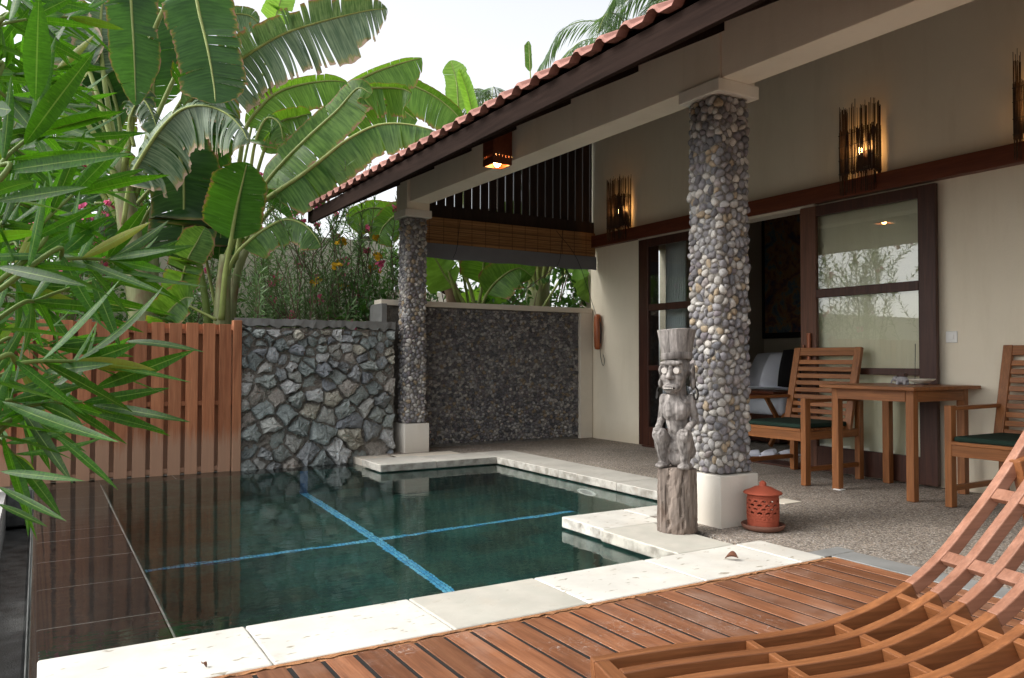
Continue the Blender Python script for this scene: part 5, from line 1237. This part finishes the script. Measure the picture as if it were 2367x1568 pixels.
# ------------------------------------------------------------------ the foreground oleander
root = Vector((-.62, 1.35, -.12))
FO = thing('oleander', 'large leafy oleander overhanging the pool edge in the left foreground', 'shrub', root)
ml = MB(); ms = MB(); BIAS = RT*.22+Vector((0, 0, -.02))
def fstem(px0, py0, px1, py1, d0, d1, nodes=4, L=.15, W_=.0185, rr=.005, nl=3, sp=.95, tip=True):
    a = P(px0, py0, d0); b = P(px1, py1, d1); k = Vector((root.x*.75+a.x*.25+random.gauss(0, .05), root.y*.6+a.y*.4, a.z*.55))
    pts = spline([root+rv()*.03, k, a, a.lerp(b, .5)+Vector((0, 0, .012)), b], 40)
    ms.tube(pts, [.0055-(.0055-rr*.45)*i/39 for i in range(40)], 7, 0, False)
    ti = 20
    for i in range(nodes):
        f = ti+(39-ti)*i/(nodes-1); j = min(int(f), 38); p = pts[j].lerp(pts[j+1], f-j); t = (pts[j+1]-pts[j]).normalized()
        last = i == nodes-1; rosette(ml, p, t, nl+(1 if last else 0), L*(.92 if last else 1.0), W_, sp*(.62 if last else 1.0), 9, .3)
for s in ((-60, 480, 66, 318, 1.0, 1.05, 3), (12, 640, 166, 452, 1.12, 1.2), (40, 640, 250, 600, 1.1, 1.22), (-60, 780, 235, 645, 1.15, 1.3), (-90, 890, 175, 835, 1.0, 1.1), (-80, 990, 190, 930, 1.1, 1.2, 6),
          (-70, 110, 60, 45, 1.3, 1.4), (-50, 230, 130, 160, 1.5, 1.6), (-10, 60, 160, 40, 1.6, 1.75), (-20, 360, 170, 320, 1.6, 1.75), (-20, 520, 200, 430, 1.7, 1.85),
          (-60, 720, 190, 720, 1.6, 1.75), (-60, 830, 110, 800, 1.4, 1.5), (-60, 200, 40, 250, 1.2, 1.25, 4), (-30, 600, 120, 570, 1.9, 2.0), (-30, 420, 90, 400, 2.0, 2.1), (-20, 150, 90, 110, 2.0, 2.1), (-30, 690, 60, 660, 1.3, 1.4, 5), (-40, 560, 40, 520, 1.45, 1.5, 5), (-40, 80, 110, 30, 1.8, 1.9, 6), (-40, 260, 150, 240, 1.8, 1.9, 6), (-40, 340, 60, 360, 1.5, 1.55, 5), (-40, 470, 130, 500, 1.7, 1.8, 6), (-50, 640, 90, 700, 1.6, 1.7, 6), (-50, 760, 60, 860, 1.5, 1.6, 6), (-50, 900, 50, 960, 1.3, 1.4, 5), (-50, 1020, 30, 1050, 1.1, 1.15, 4), (-40, 160, 30, 170, 1.5, 1.5, 5), (-40, 10, 60, -10, 1.5, 1.5, 5)):
    fstem(*s)
def hero(x0, y0, x1, y1, d0, d1, wpx, bend=.08, roll=0.0):
    a = P(x0, y0, d0); b = P(x1, y1, d1); d = b-a; W_ = wpx*d0/1822*.9; vw = (CAM-a).normalized(); nn = (vw*math.cos(roll)+Vector((0, 0, 1))*math.sin(roll))
    lance(ml, a, d, nn, d.length, W_, bend, 14, .1)
for h in ((82, 235, 90, -12, 1.02, 1.0, 62, -.02, .2), (55, 336, 213, 118, 1.04, .98, 54, .06, .3), (57, 340, 208, 245, 1.05, 1.1, 34, .05, .9), (-4, 398, 297, 348, 1.02, 1.0, 38, .07, .3), (115, 300, 250, 260, 1.05, 1.05, 24, .03, 1.0), (-6, 466, 196, 429, 1.0, .98, 32, .05, .3), (-5, 250, 26, 255, 1.0, .97, 40, 0, 0),
          (140, 562, 252, 502, 1.22, 1.2, 30, .05), (250, 596, 342, 470, 1.22, 1.2, 36, .04), (250, 600, 402, 572, 1.22, 1.2, 22, .05, .5), (228, 622, 414, 640, 1.25, 1.2, 20, .08, .8), (232, 640, 471, 650, 1.28, 1.2, 18, .05, .7), (135, 586, 392, 681, 1.2, 1.15, 22, .02, .4), (-6, 617, 196, 656, 1.05, 1.02, 32, .05, .3), (214, 642, 276, 800, 1.18, 1.15, 30, .1),
          (193, 838, 312, 796, 1.12, 1.1, 36, .06), (220, 898, 441, 813, 1.15, 1.1, 38, .06), (288, 790, 452, 790, 1.2, 1.15, 20, .18, .5), (190, 838, 440, 872, 1.12, 1.1, 20, .06, .8), (213, 936, 432, 966, 1.2, 1.15, 26, .07, .4), (226, 958, 378, 992, 1.2, 1.18, 24, .08, .3), (4, 928, 288, 1052, 1.05, 1.0, 36, -.12, .5), (132, 1010, 272, 1120, 1.1, 1.05, 22, .08, .7), (0, 1090, 190, 1108, 1.0, .98, 22, .05, .3), (-4, 1125, 158, 1214, .98, .95, 22, -.06, .5), (-4, 1165, 110, 1216, .97, .95, 20, .02, .8), (100, 860, 255, 838, 1.1, 1.08, 30, .06, .3), (60, 560, 240, 470, 1.15, 1.12, 22, .05), (160, 560, 185, 440, 1.16, 1.15, 22, 0, 1.2)):
    hero(*h)
BIAS = Vector((0, 0, 0)); ms.build('stem', M['greenstem'], FO, smooth=True); ml.build('foliage', M['ole'], FO, smooth=True)

# ------------------------------------------------------------------ palms, garden walls, neighbouring hut
def palm(label, px, py, d, R_, n, sec):
    c = P(px, py, d); e = thing('coconut_palm', label, 'palm', (c.x, c.y, -.13), 'coconut palms beyond the roof')
    q = MB(); q.tube(spline([(c.x+.3, c.y, -.13), (c.x+.1, c.y, c.z*.5), (c.x, c.y, c.z)], 10), [.17-.006*i for i in range(10)], 9); q.build('trunk', M['palmtrunk'], e, smooth=True)
    for k in range(n):
        a = sec[0]+(sec[1]-sec[0])*(k+random.uniform(.2, .8))/n; el = random.uniform(-.1, 1.1); d_ = RT*math.cos(a)+FW*math.sin(a)*1.0; d_.z = 0
        pts = spline([c, c+d_*R_*.35+Vector((0, 0, R_*.33*math.sin(el))), c+d_*R_*.72+Vector((0, 0, R_*(.42*math.sin(el)-.12))), c+d_*R_*.98+Vector((0, 0, R_*(.3*math.sin(el)-.42)))], 26)
        q = MB(); q.tube(pts, [.022*(1-i/28) for i in range(26)], 5, 1)
        for i in range(4, 26):
            t = (pts[min(i+1, 25)]-pts[i-1]).normalized(); sd = t.cross(Vector((0, 0, 1))).normalized(); ll = .55*math.sin(math.pi*(i-2)/26)**.6+.12
            for s_ in (-1, 1):
                for hh in (0, .5):
                    p = pts[i].lerp(pts[min(i+1, 25)], hh); dd = (sd*s_*.9+t*.75+Vector((0, 0, -.28))+rv()*.08)
                    lance(q, p, dd, Vector((0, 0, 1)), ll*random.uniform(.85, 1.1), .032, .28, 3, .15)
        q.build('frond', [M['palmleaf'], M['rib']], e)
palm('coconut palm whose fronds show above the roof edge near the top', 1470, 108, 17, 2.1, 13, (0, 6.28))
palm('lower coconut palm whose fronds peek over the roof beside young banana leaf', 1150, 245, 19, 1.35, 10, (0, 6.28))
palm('coconut palm at the top of the picture right above the roof tiles', 1560, -12, 16, 1.5, 11, (0, 6.28))
m = MB(); m.box(-8, .6, 11.2, 11.35, -.2, 1.95); m.box(.6, 4.6, 11.2, 11.35, -.2, 2.7); m.box(4.6, 7.5, 11.2, 11.35, -.2, 1.75); o = m.build('garden_wall', M['garden_wall'], loc=(-3, 11.2, 0)); tag(o, 'pale garden wall behind the oleanders at left', 'wall', kind='thing')
e = thing('neighbour_hut', 'pale neighbouring hut with dark sloping eave behind the shrubs', 'hut', (4, 12.5, 0), kind='thing')
m = MB(); m.box(1.25, 6.5, 12.46, 14.0, -.2, 2.1); m.build('wall', M['garden_wall'], e)
pa = P(868, 578, 12.4); pb = P(1048, 672, 12.4)
m = MB(); m.beam((pa.x-.1*(pb.x-pa.x), pa.y, pa.z+.1*(pa.z-pb.z)), (pb.x+.4*(pb.x-pa.x), pb.y, pb.z-.4*(pa.z-pb.z)), .08, .14); m.build('eave_board', M['fascia'], e)
m = MB(); a0 = Vector((pa.x-.1*(pb.x-pa.x), pa.y+.05, pa.z+.1*(pa.z-pb.z)+.1)); b0_ = Vector((pb.x+.5*(pb.x-pa.x), pb.y+.05, pb.z-.5*(pa.z-pb.z)+.1)); bk = Vector((0, .5, 0))
m.add([a0, b0_, b0_+bk, a0+bk, a0+Vector((0, 0, .06)), b0_+Vector((0, 0, .06)), b0_+bk+Vector((0, 0, .06)), a0+bk+Vector((0, 0, .06))], [(0, 1, 2, 3), (4, 7, 6, 5), (0, 4, 5, 1), (1, 5, 6, 2), (3, 2, 6, 7), (0, 3, 7, 4)]); m.build('roof', M['fascia'], e)
m = MB()
for x in np.arange(1.7, 5.2, .14): m.box(x, x+.09, 10.0, 10.02, -.13, 1.32)
m.box(1.7, 5.2, 10.022, 10.05, 1.1, 1.15); o = m.build('back_fence', M['fence'], loc=(3.4, 10, -.13)); tag(o, 'low reddish slat fence glimpsed behind shrubs above the stone wall', 'fence')
#END
